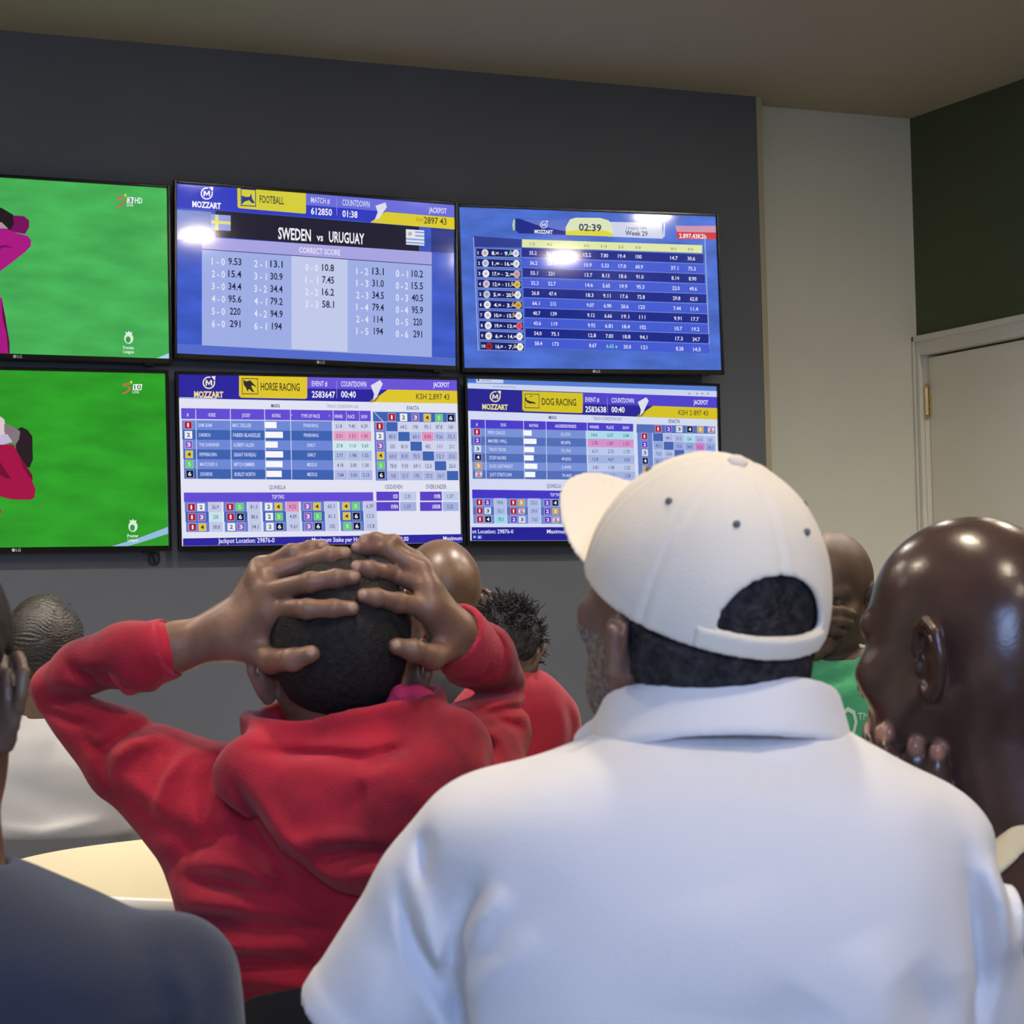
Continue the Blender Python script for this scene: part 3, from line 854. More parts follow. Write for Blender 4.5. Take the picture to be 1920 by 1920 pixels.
# --- screen: football broadcast (top row, left)
P = Picture([(-727, -10), (833, 89), (845, 942), (-720, 894)])
P.uv([(0, 0), (SW, 0), (SW, -SH), (0, -SH)], (72, 178, 88), 0.42)
P.poly([(780, 940), (845, 915), (848, 945)], (170, 214, 240))
MAG, MAG2, DK, SKIN = (158, 22, 122), (120, 14, 92), (34, 26, 30), (84, 58, 52)
P.poly([(40, 235), (70, 225), (120, 228), (146, 250), (146, 285), (125, 318), (70, 308), (40, 300)], MAG2)
P.poly([(-120, 210), (-60, 170), (10, 188), (66, 222), (70, 270), (50, 300), (0, 300), (-120, 300)], DK)
P.poly([(-60, 250), (10, 260), (40, 290), (20, 310), (-60, 310)], (170, 150, 160))
P.poly([(-300, 520), (-160, 330), (-20, 290), (30, 290), (80, 312), (140, 328), (156, 350), (154, 378), (130, 405), (60, 460), (-10, 512), (-60, 560), (10, 640),
        (30, 745), (34, 780), (48, 860), (50, 930), (-320, 930)], (170, 24, 130))
P.poly([(-20, 380), (30, 372), (70, 388), (20, 384), (-30, 410)], MAG2)
P.poly([(8, 640), (28, 745), (48, 860), (49, 915), (42, 915), (34, 820), (14, 740)], (80, 16, 60))
channel(P, 580, 148, '3', True)
crest(P, 644, 840, 1.0)
PIC_MATCH1 = P
# --- screen: football broadcast (bottom row, left)
P = Picture([(-740, 978), (827, 1012), (845, 1872), (-728, 1889)])
P.uv([(0, 0), (SW, 0), (SW, -SH), (0, -SH)], (46, 158, 40), 0.42)
P.poly([(560, 1878), (690, 1836), (846, 1778), (846, 1812), (700, 1858), (640, 1880)], (150, 190, 226))
P.poly([(90, 1290), (110, 1278), (140, 1292), (165, 1325), (166, 1400), (168, 1440), (150, 1482), (110, 1470), (84, 1400), (78, 1330)], (40, 28, 34))
P.poly([(-160, 1230), (0, 1222), (24, 1240), (34, 1290), (20, 1330), (-160, 1360)], (222, 200, 204))
P.poly([(24, 1262), (60, 1270), (104, 1300), (98, 1340), (80, 1368), (50, 1340), (24, 1300)], (130, 118, 122))
P.poly([(-160, 1330), (40, 1314), (66, 1352), (-10, 1375), (-160, 1400)], (196, 180, 214))
P.poly([(-240, 1400), (-40, 1368), (70, 1364), (98, 1420), (140, 1480), (166, 1520), (164, 1548), (180, 1590), (176, 1630), (156, 1642), (60, 1640), (-10, 1622), (-240, 1700)], (164, 16, 70))
P.poly([(-20, 1420), (20, 1480), (60, 1540), (20, 1530), (-40, 1480)], (110, 10, 50))
P.poly([(100, 1425), (140, 1482), (166, 1520), (166, 1546), (150, 1530), (118, 1480)], (120, 12, 54))
P.poly([(-300, 1700), (-20, 1622), (10, 1700), (-60, 1890), (-300, 1890)], (190, 30, 84))
channel(P, 612, 1078, '10', False)
crest(P, 668, 1776, 1.0)
PIC_MATCH2 = P

television('wall television with pale green football pitch and player in magenta, top row at left', -0.9695, 2.5269, -0.00249, 0, PIC_MATCH1)
television('wall television with deep green football pitch and player in red, bottom row at left', -0.9828, 1.9477, 0.00404, 0, PIC_MATCH2)
television('wall television showing the SWEDEN vs URUGUAY correct score board', 0.0, 2.5354, -0.01556, 0, PIC_SCORE)
television('wall television showing the blue league odds table with the 02:39 clock', 0.9694, 2.5299, 0.01087, -0.059, PIC_TABLE)
television('wall television showing the HORSE RACING betting board', 0.0003, 1.9504, 0.00465, 0, PIC_HORSE)
television('wall television showing the DOG RACING betting board behind the white cap', 0.9749, 1.9565, -0.00501, 0, PIC_DOG)
# loop of cable below the screens
cp = at(290, 1048, 7.25)
k = (-0.012 - CAM[1]) / (cp[1] - CAM[1])
cp = CAM + k * (cp - CAM)
lc = MB().tube([(cp[0] + 0.016 * math.cos(a), -0.008 - 0.004 * math.sin(a), cp[2] + 0.018 * math.sin(a)) for a in np.linspace(-2.4, 5.0, 26)] + [(cp[0] - 0.02, -0.008, cp[2] + 0.06)], 0.003, 8)
tag(lc.build('cable_loop', M_back, None, True), 'thin dark loop of cable hanging below the bottom left television', 'cable')

# ------------------------------------------------------------------ implicit-surface toolkit for people and cloth
YAW = math.atan2(CF[0], CF[1])


def ell(P, c, r, R=None):
    q = P - np.asarray(c, float)
    if R is not None: q = q @ R
    r = np.asarray(r, float)
    a = q / r
    k0 = np.sqrt((a * a).sum(1)) + 1e-9
    b_ = a / r
    k1 = np.sqrt((b_ * b_).sum(1)) + 1e-9
    return k0 * (k0 - 1.0) / k1


def cone(P, a, b, ra, rb=None):
    rb = ra if rb is None else rb
    a = np.asarray(a, float); b = np.asarray(b, float)
    d = b - a
    t = np.clip(((P - a) @ d) / max(d @ d, 1e-12), 0, 1)
    return np.sqrt(((P - a - t[:, None] * d) ** 2).sum(1)) - (ra + (rb - ra) * t)


def chain(P, pts, rs, k=0.0):
    out = None
    for i in range(len(pts) - 1):
        d = cone(P, pts[i], pts[i + 1], rs[i], rs[i + 1])
        out = d if out is None else (smin(out, d, k) if k else np.minimum(out, d))
    return out


def smin(a, b, k):
    h = np.clip(0.5 + 0.5 * (b - a) / k, 0, 1)
    return b + (a - b) * h - k * h * (1 - h)


def smax(a, b, k):
    return -smin(-a, -b, k)


def sm(k, *ds):
    o = ds[0]
    for d in ds[1:]:
        o = smin(o, d, k)
    return o


def loft(P, rows, n=2.4, sig=1.5):
    """rows: (z, cx, cy, a, b) top to bottom; a smooth vertical body of super-elliptic sections"""
    rows = sorted(rows)
    z = np.array([r[0] for r in rows])
    zz = np.linspace(z[0], z[-1], 80)
    tab = []
    w = np.exp(-0.5 * (np.arange(-6, 7) / (sig * 1.6)) ** 2)
    w /= w.sum()
    for j in range(1, 5):
        t = np.interp(zz, z, [r[j] for r in rows])
        if sig:
            ext = np.concatenate([np.full(6, t[0]) + (t[0] - t[1]) * np.arange(6, 0, -1), t, np.full(6, t[-1]) + (t[-1] - t[-2]) * np.arange(1, 7)])
            t = np.convolve(ext, w, 'valid')
        tab.append(t)
    u = P[:, 2]
    cx, cy, a, b_ = (np.interp(u, zz, t) for t in tab)
    q = (np.abs((P[:, 0] - cx) / a) ** n + np.abs((P[:, 1] - cy) / b_) ** n) ** (1.0 / n)
    d = (q - 1) * np.minimum(a, b_)
    return smax(d, np.maximum(u - z[-1], z[0] - u), 0.02)


def wob(P, s, seed, octs=2):
    """smooth pseudo random field in about -1..1"""
    rg = np.random.RandomState(seed)
    out = np.zeros(len(P))
    amp = 1.0
    for o in range(octs):
        for _ in range(5):
            k = rg.normal(size=3)
            k = k / np.linalg.norm(k) * s * (2 ** o) * rg.uniform(0.7, 1.3)
            out += amp * np.sin(P @ k + rg.uniform(0, 6.28))
        amp *= 0.5
    return out / 4.5


def crease(d, P, pts, w, amp, axis=1, side=None):
    """a fold following a polyline given in the plane across `axis`; amp > 0 cuts in, < 0 raises a ridge"""
    ax = [i for i in range(3) if i != axis]
    q = P[:, ax]
    best = np.full(len(P), 1e9)
    n = len(pts) - 1
    tt = np.zeros(len(P))
    for i in range(n):
        a = np.array([pts[i][ax[0]], pts[i][ax[1]]]); b_ = np.array([pts[i + 1][ax[0]], pts[i + 1][ax[1]]])
        e = b_ - a
        t = np.clip(((q - a) @ e) / max(e @ e, 1e-12), 0, 1)
        dd = ((q - a - t[:, None] * e) ** 2).sum(1)
        m_ = dd < best
        best[m_] = dd[m_]
        tt[m_] = (i + t[m_]) / n
    taper = np.sin(np.pi * np.clip(tt, 0.03, 0.97)) ** 0.8
    f = amp * np.exp(-best / (w * w)) * taper * 1.0
    if side is not None:
        f = f * (1 / (1 + np.exp((P[:, axis] - side) / 0.012)))
    return d + f


def nets(fn, lo, hi, h):
    """surface nets over a sparse evaluation of the field"""
    lo = np.asarray(lo, float); hi = np.asarray(hi, float)
    # tighten the box
    c = max(h * 8, 0.02)
    g = [np.arange(lo[i] - c, hi[i] + 2 * c, c) for i in range(3)]
    X = np.stack(np.meshgrid(*g, indexing='ij'), -1).reshape(-1, 3)
    v = fn(X)
    near = X[v < c * 1.6]
    if len(near) == 0: return np.zeros((0, 3)), np.zeros((0, 4), int)
    lo = np.maximum(lo - 2 * h, near.min(0) - c); hi = np.minimum(hi + 2 * h, near.max(0) + c)
    B = 6
    nb = np.maximum(np.ceil((hi - lo) / (h * B)).astype(int), 1)
    cen = [lo[i] + (np.arange(nb[i]) + 0.5) * B * h for i in range(3)]
    Cc = np.stack(np.meshgrid(*cen, indexing='ij'), -1).reshape(-1, 3)
    vc = fn(Cc)
    act = np.abs(vc) < B * h * 0.87 * 1.7 + 0.004
    n = nb * B
    F = np.repeat(np.repeat(np.repeat(np.where(vc < 0, -1.0, 1.0).reshape(nb), B, 0), B, 1), B, 2).astype(np.float32)
    ids = np.argwhere(act.reshape(nb))
    off = np.stack(np.meshgrid(range(B), range(B), range(B), indexing='ij'), -1).reshape(-1, 3)
    for k in range(0, len(ids), 3000):
        ii = (ids[k:k + 3000, None, :] * B + off[None]).reshape(-1, 3)
        F[ii[:, 0], ii[:, 1], ii[:, 2]] = fn(lo + (ii + 0.5) * h)
    F[0] = F[-1] = 1; F[:, 0] = F[:, -1] = 1; F[:, :, 0] = F[:, :, -1] = 1
    S = F < 0
    cnt = np.zeros(tuple(n - 1), np.int8)
    for a in (0, 1):
        for b_ in (0, 1):
            for c_ in (0, 1):
                cnt += S[a:n[0] - 1 + a, b_:n[1] - 1 + b_, c_:n[2] - 1 + c_]
    A = np.argwhere((cnt > 0) & (cnt < 8))
    idx = np.full(tuple(n - 1), -1, np.int64)
    idx[A[:, 0], A[:, 1], A[:, 2]] = np.arange(len(A))
    cs_ = [(a, b_, c_) for a in (0, 1) for b_ in (0, 1) for c_ in (0, 1)]
    val = {q: F[A[:, 0] + q[0], A[:, 1] + q[1], A[:, 2] + q[2]].astype(float) for q in cs_}
    acc = np.zeros((len(A), 3)); num = np.zeros(len(A))
    for i, p in enumerate(cs_):
        for q in cs_[i + 1:]:
            if sum(abs(p[j] - q[j]) for j in range(3)) != 1: continue
            va, vb = val[p], val[q]
            m_ = (va < 0) != (vb < 0)
            t = np.where(m_, va / np.where(m_, va - vb, 1), 0)
            pt = np.asarray(p)[None] + t[:, None] * (np.asarray(q) - np.asarray(p))[None]
            acc += np.where(m_[:, None], pt, 0); num += m_
    V = lo + (A + acc / np.maximum(num, 1)[:, None] + 0.5) * h
    quads = []
    for ax in range(3):
        o1, o2 = [(1, 2), (2, 0), (0, 1)][ax]
        sl0 = [slice(None)] * 3; sl1 = [slice(None)] * 3
        sl0[ax] = slice(0, -1); sl1[ax] = slice(1, None)
        s0, s1 = S[tuple(sl0)], S[tuple(sl1)]
        E = np.argwhere(s0 != s1)
        E = E[(E[:, o1] > 0) & (E[:, o2] > 0) & (E[:, o1] < n[o1] - 1) & (E[:, o2] < n[o2] - 1)]
        fl = s0[E[:, 0], E[:, 1], E[:, 2]]
        q = []
        for (u, w) in ((-1, -1), (0, -1), (0, 0), (-1, 0)):
            e = E.copy(); e[:, o1] += u; e[:, o2] += w
            q.append(idx[e[:, 0], e[:, 1], e[:, 2]])
        q = np.stack(q, 1)
        q[~fl] = q[~fl][:, ::-1]
        quads.append(q)
    Q_ = np.concatenate(quads)
    return V, Q_[(Q_ >= 0).all(1)]


def surf(name, fn, lo, hi, h, mats, parent, tone=None, relax=1):
    V, Q_ = nets(fn, lo, hi, h)
    for _ in range(relax):      # one light Laplacian pass along the edges
        if len(V) == 0: break
        s_ = np.zeros_like(V); c_ = np.zeros(len(V))
        for a in range(4):
            b_ = (a + 1) % 4
            np.add.at(s_, Q_[:, a], V[Q_[:, b_]]); np.add.at(c_, Q_[:, a], 1)
            np.add.at(s_, Q_[:, b_], V[Q_[:, a]]); np.add.at(c_, Q_[:, b_], 1)
        V = 0.5 * V + 0.5 * s_ / np.maximum(c_, 1)[:, None]
    me = bpy.data.meshes.new(name)
    me.vertices.add(len(V))
    me.vertices.foreach_set('co', V.astype(np.float32).ravel())
    me.loops.add(len(Q_) * 4)
    me.loops.foreach_set('vertex_index', Q_.astype(np.int32).ravel())
    me.polygons.add(len(Q_))
    me.polygons.foreach_set('loop_start', np.arange(0, len(Q_) * 4, 4, dtype=np.int32))
    me.polygons.foreach_set('loop_total', np.full(len(Q_), 4, np.int32))
    me.update(calc_edges=True)
    me.validate()
    if not isinstance(mats, (list, tuple)): mats = [mats]
    for m_ in mats: me.materials.append(m_)
    if tone is not None and len(V) == len(me.vertices):
        at_ = me.attributes.new('tone', 'FLOAT', 'POINT')
        at_.data.foreach_set('value', tone(V).astype(np.float32))
    me.shade_smooth()
    o = bpy.data.objects.new(name, me)
    COL.objects.link(o)
    if parent: o.parent = parent
    return o


def rot(yaw, pitch, roll):
    """columns right, forward, up; yaw > 0 turns to the picture's left, pitch > 0 looks up, roll > 0 tips to the right"""
    a, p, r = map(math.radians, (yaw, pitch, roll))
    Rz = np.array([[math.cos(a), -math.sin(a), 0], [math.sin(a), math.cos(a), 0], [0, 0, 1]])
    Rx = np.array([[1, 0, 0], [0, math.cos(p), -math.sin(p)], [0, math.sin(p), math.cos(p)]])
    Ry = np.array([[math.cos(r), 0, math.sin(r)], [0, 1, 0], [-math.sin(r), 0, math.cos(r)]])
    return Rz @ Rx @ Ry


M_seat = mat('black_stool_vinyl', (0.02, 0.02, 0.022), 0.5)
M_tube = mat('stool_steel', srgb(150, 150, 152), 0.3, metal=1.0)


def stool(p, who, top=0.43, dy=0.02):
    w = p.root.matrix_basis @ Vector((0, dy, 0)) if False else Vector((p.O[0] + dy * math.sin(YAW), p.O[1] + dy * math.cos(YAW), 0))
    t = empty('stool', w)
    tag(t, 'round black stool under the person in ' + who, 'stool', 'stools under the seated people')
    MB().lathe([(0.155, top - .045), (0.165, top - .03), (0.165, top - .012), (0.15, top), (0.02, top)], seg=40).build('seat', M_seat, t, False)
    MB().lathe([(0.028, 0.02), (0.024, 0.05), (0.024, top - .045)], seg=24).build('post', M_tube, t, True)
    MB().lathe([(0.19, 0.0), (0.19, 0.008), (0.05, 0.022), (0.028, 0.022)], seg=40).build('base', M_tube, t, True)


class Person:
    def __init__(s, label, px, py, Z, group=None):
        s.Z = Z
        s.O = at(px, py, Z)
        s.root = empty('person', (s.O[0], s.O[1], 0), -YAW)
        tag(s.root, label, 'person', group)
        s.c, s.s = math.cos(YAW), math.sin(YAW)
        s.k = Z / FPX                       # metres per picture pixel at this distance

    def Q(s, px, py, df=0.0):
        w = at(px, py, s.Z + df)
        x, y = w[0] - s.O[0], w[1] - s.O[1]
        return np.array([x * s.c - y * s.s, x * s.s + y * s.c, w[2]])

    def rows(s, lst):
        out = []
        for (py, xl, xr, df, b_) in lst:
            q = s.Q((xl + xr) / 2, py, df)
            out.append((q[2], q[0], q[1], (xr - xl) / 2 * s.k, b_))
        return out


def ear(H, sg):
    """outer ear in head coordinates"""
    o = lambda x, y, z: np.array([sg * (0.0745 + 1.45 * x), -0.012 + y, -0.012 + z])
    helix = chain(H, [o(0, .016, .008), o(.006, .010, .027), o(.013, -.008, .034), o(.019, -.024, .022), o(.018, -.027, .0), o(.012, -.018, -.022), o(.006, -.004, -.034), o(.002, .008, -.026)],
                  [.005, .0052, .0056, .0056, .0054, .0052, .0068, .005])
    anti = chain(H, [o(.006, -.002, .024), o(.011, -.014, .012), o(.010, -.014, -.006), o(.006, -.006, -.018)], [.004, .0045, .0045, .004])
    t = math.radians(28) * sg
    Rr = np.array([[math.cos(t), -math.sin(t), 0], [math.sin(t), math.cos(t), 0], [0, 0, 1]])
    disc = ell(H, o(.0045, -.008, 0), (.0045, .020, .030), Rr)
    trag = ell(H, o(.003, .012, -.006), (.005, .005, .009))
    return sm(.005, helix, anti, disc, trag)


def head(P, C, R, s=1.0, ears=True, face=True, jaw=1.0):
    H = ((P - C) @ R) / s
    d = ell(H, (0, -.006, .034), (.0765, .100, .088))
    d = smin(d, ell(H, (0, -.045, .012), (.068, .060, .070)), .03)
    d = smin(d, ell(H, (0, .040, -.040), (.058 * jaw, .055, .072)), .035)
    d = smin(d, ell(H, (0, .062, -.088), (.030 * jaw, .032, .026)), .03)
    if face:
        for g in (-1, 1):
            d = smin(d, cone(H, (0, .088, .022), (g * .042, .076, .024), .011, .010), .016)
            d = smin(d, ell(H, (g * .045, .066, -.022), (.020, .022, .018)), .022)
            d = smax(d, -ell(H, (g * .032, .098, .002), (.017, .016, .011)), .012)
            d = np.minimum(d, ell(H, (g * .032, .077, .002), (.0125, .0125, .0125)))
            d = smin(d, ell(H, (g * .012, .098, -.034), (.010, .011, .009)), .008)
            d = smin(d, cone(H, (g * .060, .005, -.045), (g * .042, .050, -.088), .012, .010), .03)
        d = smin(d, chain(H, [(0, .086, .012), (0, .100, -.012), (0, .110, -.032)], [.009, .010, .0125]), .012)
        d = smin(d, ell(H, (0, .090, -.058), (.026, .014, .0085)), .008)
        d = smin(d, ell(H, (0, .088, -.071), (.023, .014, .009)), .008)
        d = crease(d, H, [(-.024, 0, -.0645), (.024, 0, -.0645)], .0035, .003) if False else d
    if ears:
        for g in (-1, 1):
            d = smin(d, ear(H, g), .006)
    return d * s


def finger(P, pts, r0=.0098, r1=.0072):
    n = len(pts)
    rs = [r0 + (r1 - r0) * i / (n - 1) for i in range(n)]
    d = chain(P, pts, rs, .004)
    for p, r in zip(pts[1:-1], rs[1:-1]):                # knuckles
        d = smin(d, np.sqrt(((P - p) ** 2).sum(1)) - r * 1.08, .004)
    return d


def hand(P, wrist, knuckles, fingers, thumb, rw=.026, rk=.0125, fw=1.0):
    """palm from wrist to the four knuckles, four fingers and a thumb, all given as polylines of points"""
    d = None
    for kq in knuckles:
        e = cone(P, wrist, kq, rw * .62, rk)
        d = e if d is None else smin(d, e, .014)
    d = smin(d, np.sqrt(((P - wrist) ** 2).sum(1)) - rw, .02)
    for i in range(3):
        d = smin(d, cone(P, knuckles[i], knuckles[i + 1], rk * .8), .012)
    fs = None
    for i, f in enumerate(fingers):
        e = finger(P, [knuckles[i]] + list(f), (.0108, .0108, .0102, .0092)[i] * fw, (.0080, .0080, .0076, .0068)[i] * fw)
        fs = e if fs is None else np.minimum(fs, e)
    d = smin(d, fs, .006)
    d = smin(d, finger(P, thumb, .0150 * fw, .0092 * fw), .012)
    return d


def shell(P, c, R, rx, ry, z0, z1, th, flare=0.0, fn=None):
    """a standing ring of cloth: ellipse rx, ry, from z0 to z1 in the ring's own frame"""
    q = (P - c) @ R
    t = (q[:, 2] - z0) / (z1 - z0)
    rho = np.sqrt((q[:, 0] / rx) ** 2 + (q[:, 1] / ry) ** 2)
    Rr = 1 + flare * (1 - np.clip(t, 0, 1))
    d = np.abs(rho - Rr) * min(rx, ry) - th / 2
    e = np.maximum(z0 - q[:, 2], q[:, 2] - z1)
    if fn is not None: e = e + fn(q)
    return smax(d, e, th * 0.8)


def near(c, pts, r, soft=.0025):
    m_ = np.zeros(len(c))
    for p in pts:
        m_ = np.maximum(m_, np.clip((r - np.sqrt(((c - p) ** 2).sum(1))) / soft + .5, 0, 1))
    return m_


# ------------------------------------------------------------------ people: materials
def skin(name, c, rough=0.42, dark=0.35, bump=0.12, pale=None):
    c2 = tuple(x * (1 - dark) for x in c)
    m = mat(name, c, rough, col2=c2, scale=22, bump=bump, bscale=260, spec=0.45, detail=5)
    if pale:                                   # paler skin of nails and finger pads, by the 'tone' attribute
        nt = m.node_tree
        bs = nt.nodes['Principled BSDF']
        src = bs.inputs['Base Color'].links[0].from_socket
        an = nt.nodes.new('ShaderNodeAttribute')
        an.attribute_name = 'tone'
        mx = nt.nodes.new('ShaderNodeMix')
        mx.data_type = 'RGBA'
        nt.links.new(an.outputs['Fac'], mx.inputs[0])
        nt.links.new(src, mx.inputs[6])
        mx.inputs[7].default_value = tuple(pale) + (1,)
        nt.links.new(mx.outputs[2], bs.inputs['Base Color'])
    return m


S_boy = skin('skin_warm_brown', srgb(146, 110, 92), 0.42, 0.3, pale=srgb(178, 142, 124))
S_cap = skin('skin_brown', srgb(128, 98, 88), 0.42, 0.3)
S_bald = skin('skin_deep_brown', srgb(74, 56, 52), 0.25, 0.22, 0.05, pale=srgb(150, 110, 96))
S_far = skin('skin_mid_brown', srgb(106, 82, 66), 0.36, 0.22, 0.06)
S_green = skin('skin_dark_brown', srgb(96, 75, 62), 0.56, 0.3)
S_navy = skin('skin_olive_brown', srgb(112, 90, 74), 0.42, 0.3)
H_black = mat('hair_short_black', srgb(40, 37, 39), 0.62, col2=srgb(24, 22, 24), scale=120, bump=0.6, bscale=420, detail=2, spec=0.3)
H_curl = mat('hair_curly_black', srgb(58, 56, 60), 0.7, col2=srgb(26, 25, 28), scale=110, bump=1.0, bscale=260, detail=3, spec=0.3)
H_rows = mat('hair_twisted_dark', srgb(52, 47, 40), 0.42, col2=srgb(34, 30, 27), scale=60, bump=0.5, bscale=240)
H_grey = mat('beard_grey_stubble', srgb(142, 130, 128), 0.7, col2=srgb(84, 70, 68), scale=240, bump=0.8, bscale=400)
C_red = mat('red_sweat_cloth', srgb(196, 42, 62), 0.86, col2=srgb(118, 26, 44), scale=6.5, bump=0.35, bscale=420, sheen=0.14, spec=0.2, detail=6)
C_red2 = mat('red_rib_knit', srgb(200, 56, 76), 0.86, col2=srgb(176, 46, 66), scale=9, bump=0.5, bscale=300, sheen=0.15, spec=0.2)
C_wine = mat('wine_red_cloth', srgb(166, 34, 56), 0.85, col2=srgb(146, 28, 50), scale=8, bump=0.25, bscale=300, sheen=0.2, spec=0.2)
C_white = mat('white_pique', srgb(232, 230, 232), 0.82, var=0.03, scale=3, bump=0.22, bscale=900, sheen=0.2, spec=0.2)
C_capw = mat('white_cotton_twill', srgb(240, 231, 216), 0.8, var=0.04, scale=7, bump=0.25, bscale=800, sheen=0.15, spec=0.2)
C_navy = mat('slate_blue_cloth', srgb(50, 55, 70), 0.85, col2=srgb(43, 47, 60), scale=6, bump=0.3, bscale=600, sheen=0.2, spec=0.2)
C_grey = mat('pale_grey_cloth', srgb(206, 204, 200), 0.85, var=0.05, scale=5, bump=0.2, bscale=500, sheen=0.15, spec=0.2)
C_green = mat('green_cloth', srgb(82, 176, 126), 0.85, col2=srgb(72, 160, 112), scale=7, bump=0.25, bscale=500, sheen=0.2, spec=0.2)
C_brown = mat('brown_cloth', srgb(70, 52, 44), 0.85, var=0.2, scale=6, bump=0.25, bscale=400, spec=0.2)
C_cream = mat('cream_band', srgb(226, 212, 176), 0.8, var=0.06, scale=20, bump=0.2, bscale=400)
C_char = mat('charcoal_cloth', srgb(52, 52, 56), 0.85, var=0.2, scale=6, bump=0.25, bscale=400, spec=0.2)
C_jean = mat('dark_trouser_cloth', srgb(40, 42, 50), 0.85, var=0.2, scale=6, bump=0.25, bscale=400, spec=0.2)
C_shoe = mat('black_shoe_leather', (0.015, 0.014, 0.014), 0.4)
C_eyelet = mat('grey_eyelet_thread', srgb(110, 108, 110), 0.8)
C_pink = mat('magenta_cloth', srgb(190, 44, 100), 0.85, bump=0.3, bscale=300)
C_pin = mat('pale_neck_trim', srgb(214, 216, 196), 0.8)


def lower_body(p, x0, f0, seat=0.44, spread=0.10, ztop=0.56, turn=0.0):
    """seated hips, thighs and shins with shoes, below the frame"""
    ct, st = math.cos(turn), math.sin(turn)
    T = lambda x, y, z: np.array([x0 + x * ct - y * st, f0 + x * st + y * ct, z])
    def fn(P):
        d = ell(P, T(0, 0, seat + .10), (.175, .135, .12))
        for g in (-1, 1):
            d = smin(d, chain(P, [T(g * .085, .02, seat + .085), T(g * (.09 + spread * .6), .40, seat + .075), T(g * (.09 + spread * .6), .43, .10)], [.085, .064, .045], .02), .04)
        return smax(d, P[:, 2] - ztop, .02)
    surf('trousers', fn, T(0, 0, 0) - [.6, .6, 0], T(0, 0, ztop) + [.6, .7, .1], .012, C_jean, p.root)
    for g in (-1, 1):
        a = g * (.09 + spread * .6)
        def fs(P, a=a):
            d = sm(.03, cone(P, T(a, .42, .055), T(a, .57, .035), .048, .040), cone(P, T(a, .43, .05), T(a, .43, .11), .045, .043))
            return smax(d, -P[:, 2], .004)
        surf('shoe', fs, T(a, .45, 0) - [.2, .3, .02], T(a, .45, .1) + [.2, .3, .1], .009, C_shoe, p.root)

# ------------------------------------------------------------------ round white table
tc0 = at(677, 1600, 4.02)
tb = empty('round_table', (tc0[0], tc0[1], 0))
tag(tb, 'round white table behind the person in the red hooded sweatshirt', 'table')
M_tab = mat('white_laminate', srgb(220, 206, 174), 0.35, var=0.03, scale=3)
M_rim = mat('white_edge_band', srgb(240, 238, 232), 0.3)
M_steel = mat('brushed_steel', srgb(170, 170, 172), 0.3, metal=1.0)
MB().lathe([(0.614, 0.740), (0.617, 0.762), (0.610, 0.765), (0.3, 0.7651)], seg=96).build('table_top', M_tab, tb, False)
MB().lathe([(0.6165, 0.739), (0.621, 0.742), (0.622, 0.760), (0.6175, 0.7635)], seg=96).build('edge_band', M_rim, tb, True)
MB().lathe([(0.05, 0.02), (0.04, 0.06), (0.036, 0.4), (0.036, 0.70), (0.12, 0.739)], seg=32).build('pedestal', M_steel, tb, True)
MB().lathe([(0.27, 0.0), (0.27, 0.012), (0.06, 0.03), (0.04, 0.03)], seg=48).build('base', M_steel, tb, True)

# ------------------------------------------------------------------ person in the red hooded sweatshirt
p = Person('person in a red hooded sweatshirt clasping both hands over the back of a dark head', 650, 1500, 2.84)
Q = p.Q
C = Q(640, 1236); R = rot(2, 6, 2); HS = 1.05
hk = p.k


def hs(px, py, lift=.009):
    ts = np.linspace(-.18, .04, 111)
    L_ = np.stack([Q(px, py, t) for t in ts])
    dd = head(L_, C, R, HS, False, False) - .0045
    i = int(np.argmax(dd < 0)) if (dd < 0).any() else int(np.argmin(dd))
    return Q(px, py, ts[i] - lift)


wl = Q(432, 1184, -.012)
KL = [Q(519, 1139, -.050), Q(500, 1110, -.050), Q(490, 1084, -.036), Q(489, 1066, -.018)]
FL = [[hs(575, 1142, .013), hs(625, 1141), hs(660, 1141, .007)], [hs(582, 1092, .014), hs(630, 1085), hs(663, 1083, .007)],
      [hs(572, 1052, .018), hs(618, 1041, .012), hs(646, 1038, .009)], [hs(545, 1036, .012), hs(582, 1028, .012), hs(606, 1025, .010)]]
TL = [Q(470, 1212, -.035), Q(510, 1238, -.062), hs(550, 1237, .012), hs(584, 1226, .008)]
wr_ = Q(858, 1200, .012)
KR = [Q(800, 1140, -.046), Q(803, 1104, -.042), Q(790, 1072, -.026), Q(775, 1054, -.008)]
FR = [[hs(748, 1130, .016), hs(706, 1120), hs(682, 1117, .007)], [hs(740, 1076, .018), hs(694, 1068, .010), hs(670, 1064, .008)],
      [hs(728, 1030, .020), hs(690, 1026, .012), hs(670, 1028, .010)], [hs(738, 1018, .014), hs(704, 1012, .012), hs(684, 1012, .010)]]
TR_ = [Q(838, 1215, -.020), Q(812, 1232, -.052), Q(776, 1220, -.088), hs(744, 1212, .010)]
elb_l, elb_r = Q(108, 1293, .05), Q(925, 1290, .11)
TORSO = p.rows([(1362, 520, 790, 0.0, .07), (1385, 455, 850, 0.0, .09), (1440, 405, 885, 0, .11), (1520, 375, 905, 0, .12), (1600, 352, 910, 0, .125), (1690, 336, 905, 0, .125),
                (1760, 362, 890, 0, .12), (1840, 400, 880, 0, .115), (1960, 405, 870, .01, .115), (2150, 395, 880, .02, .12)])


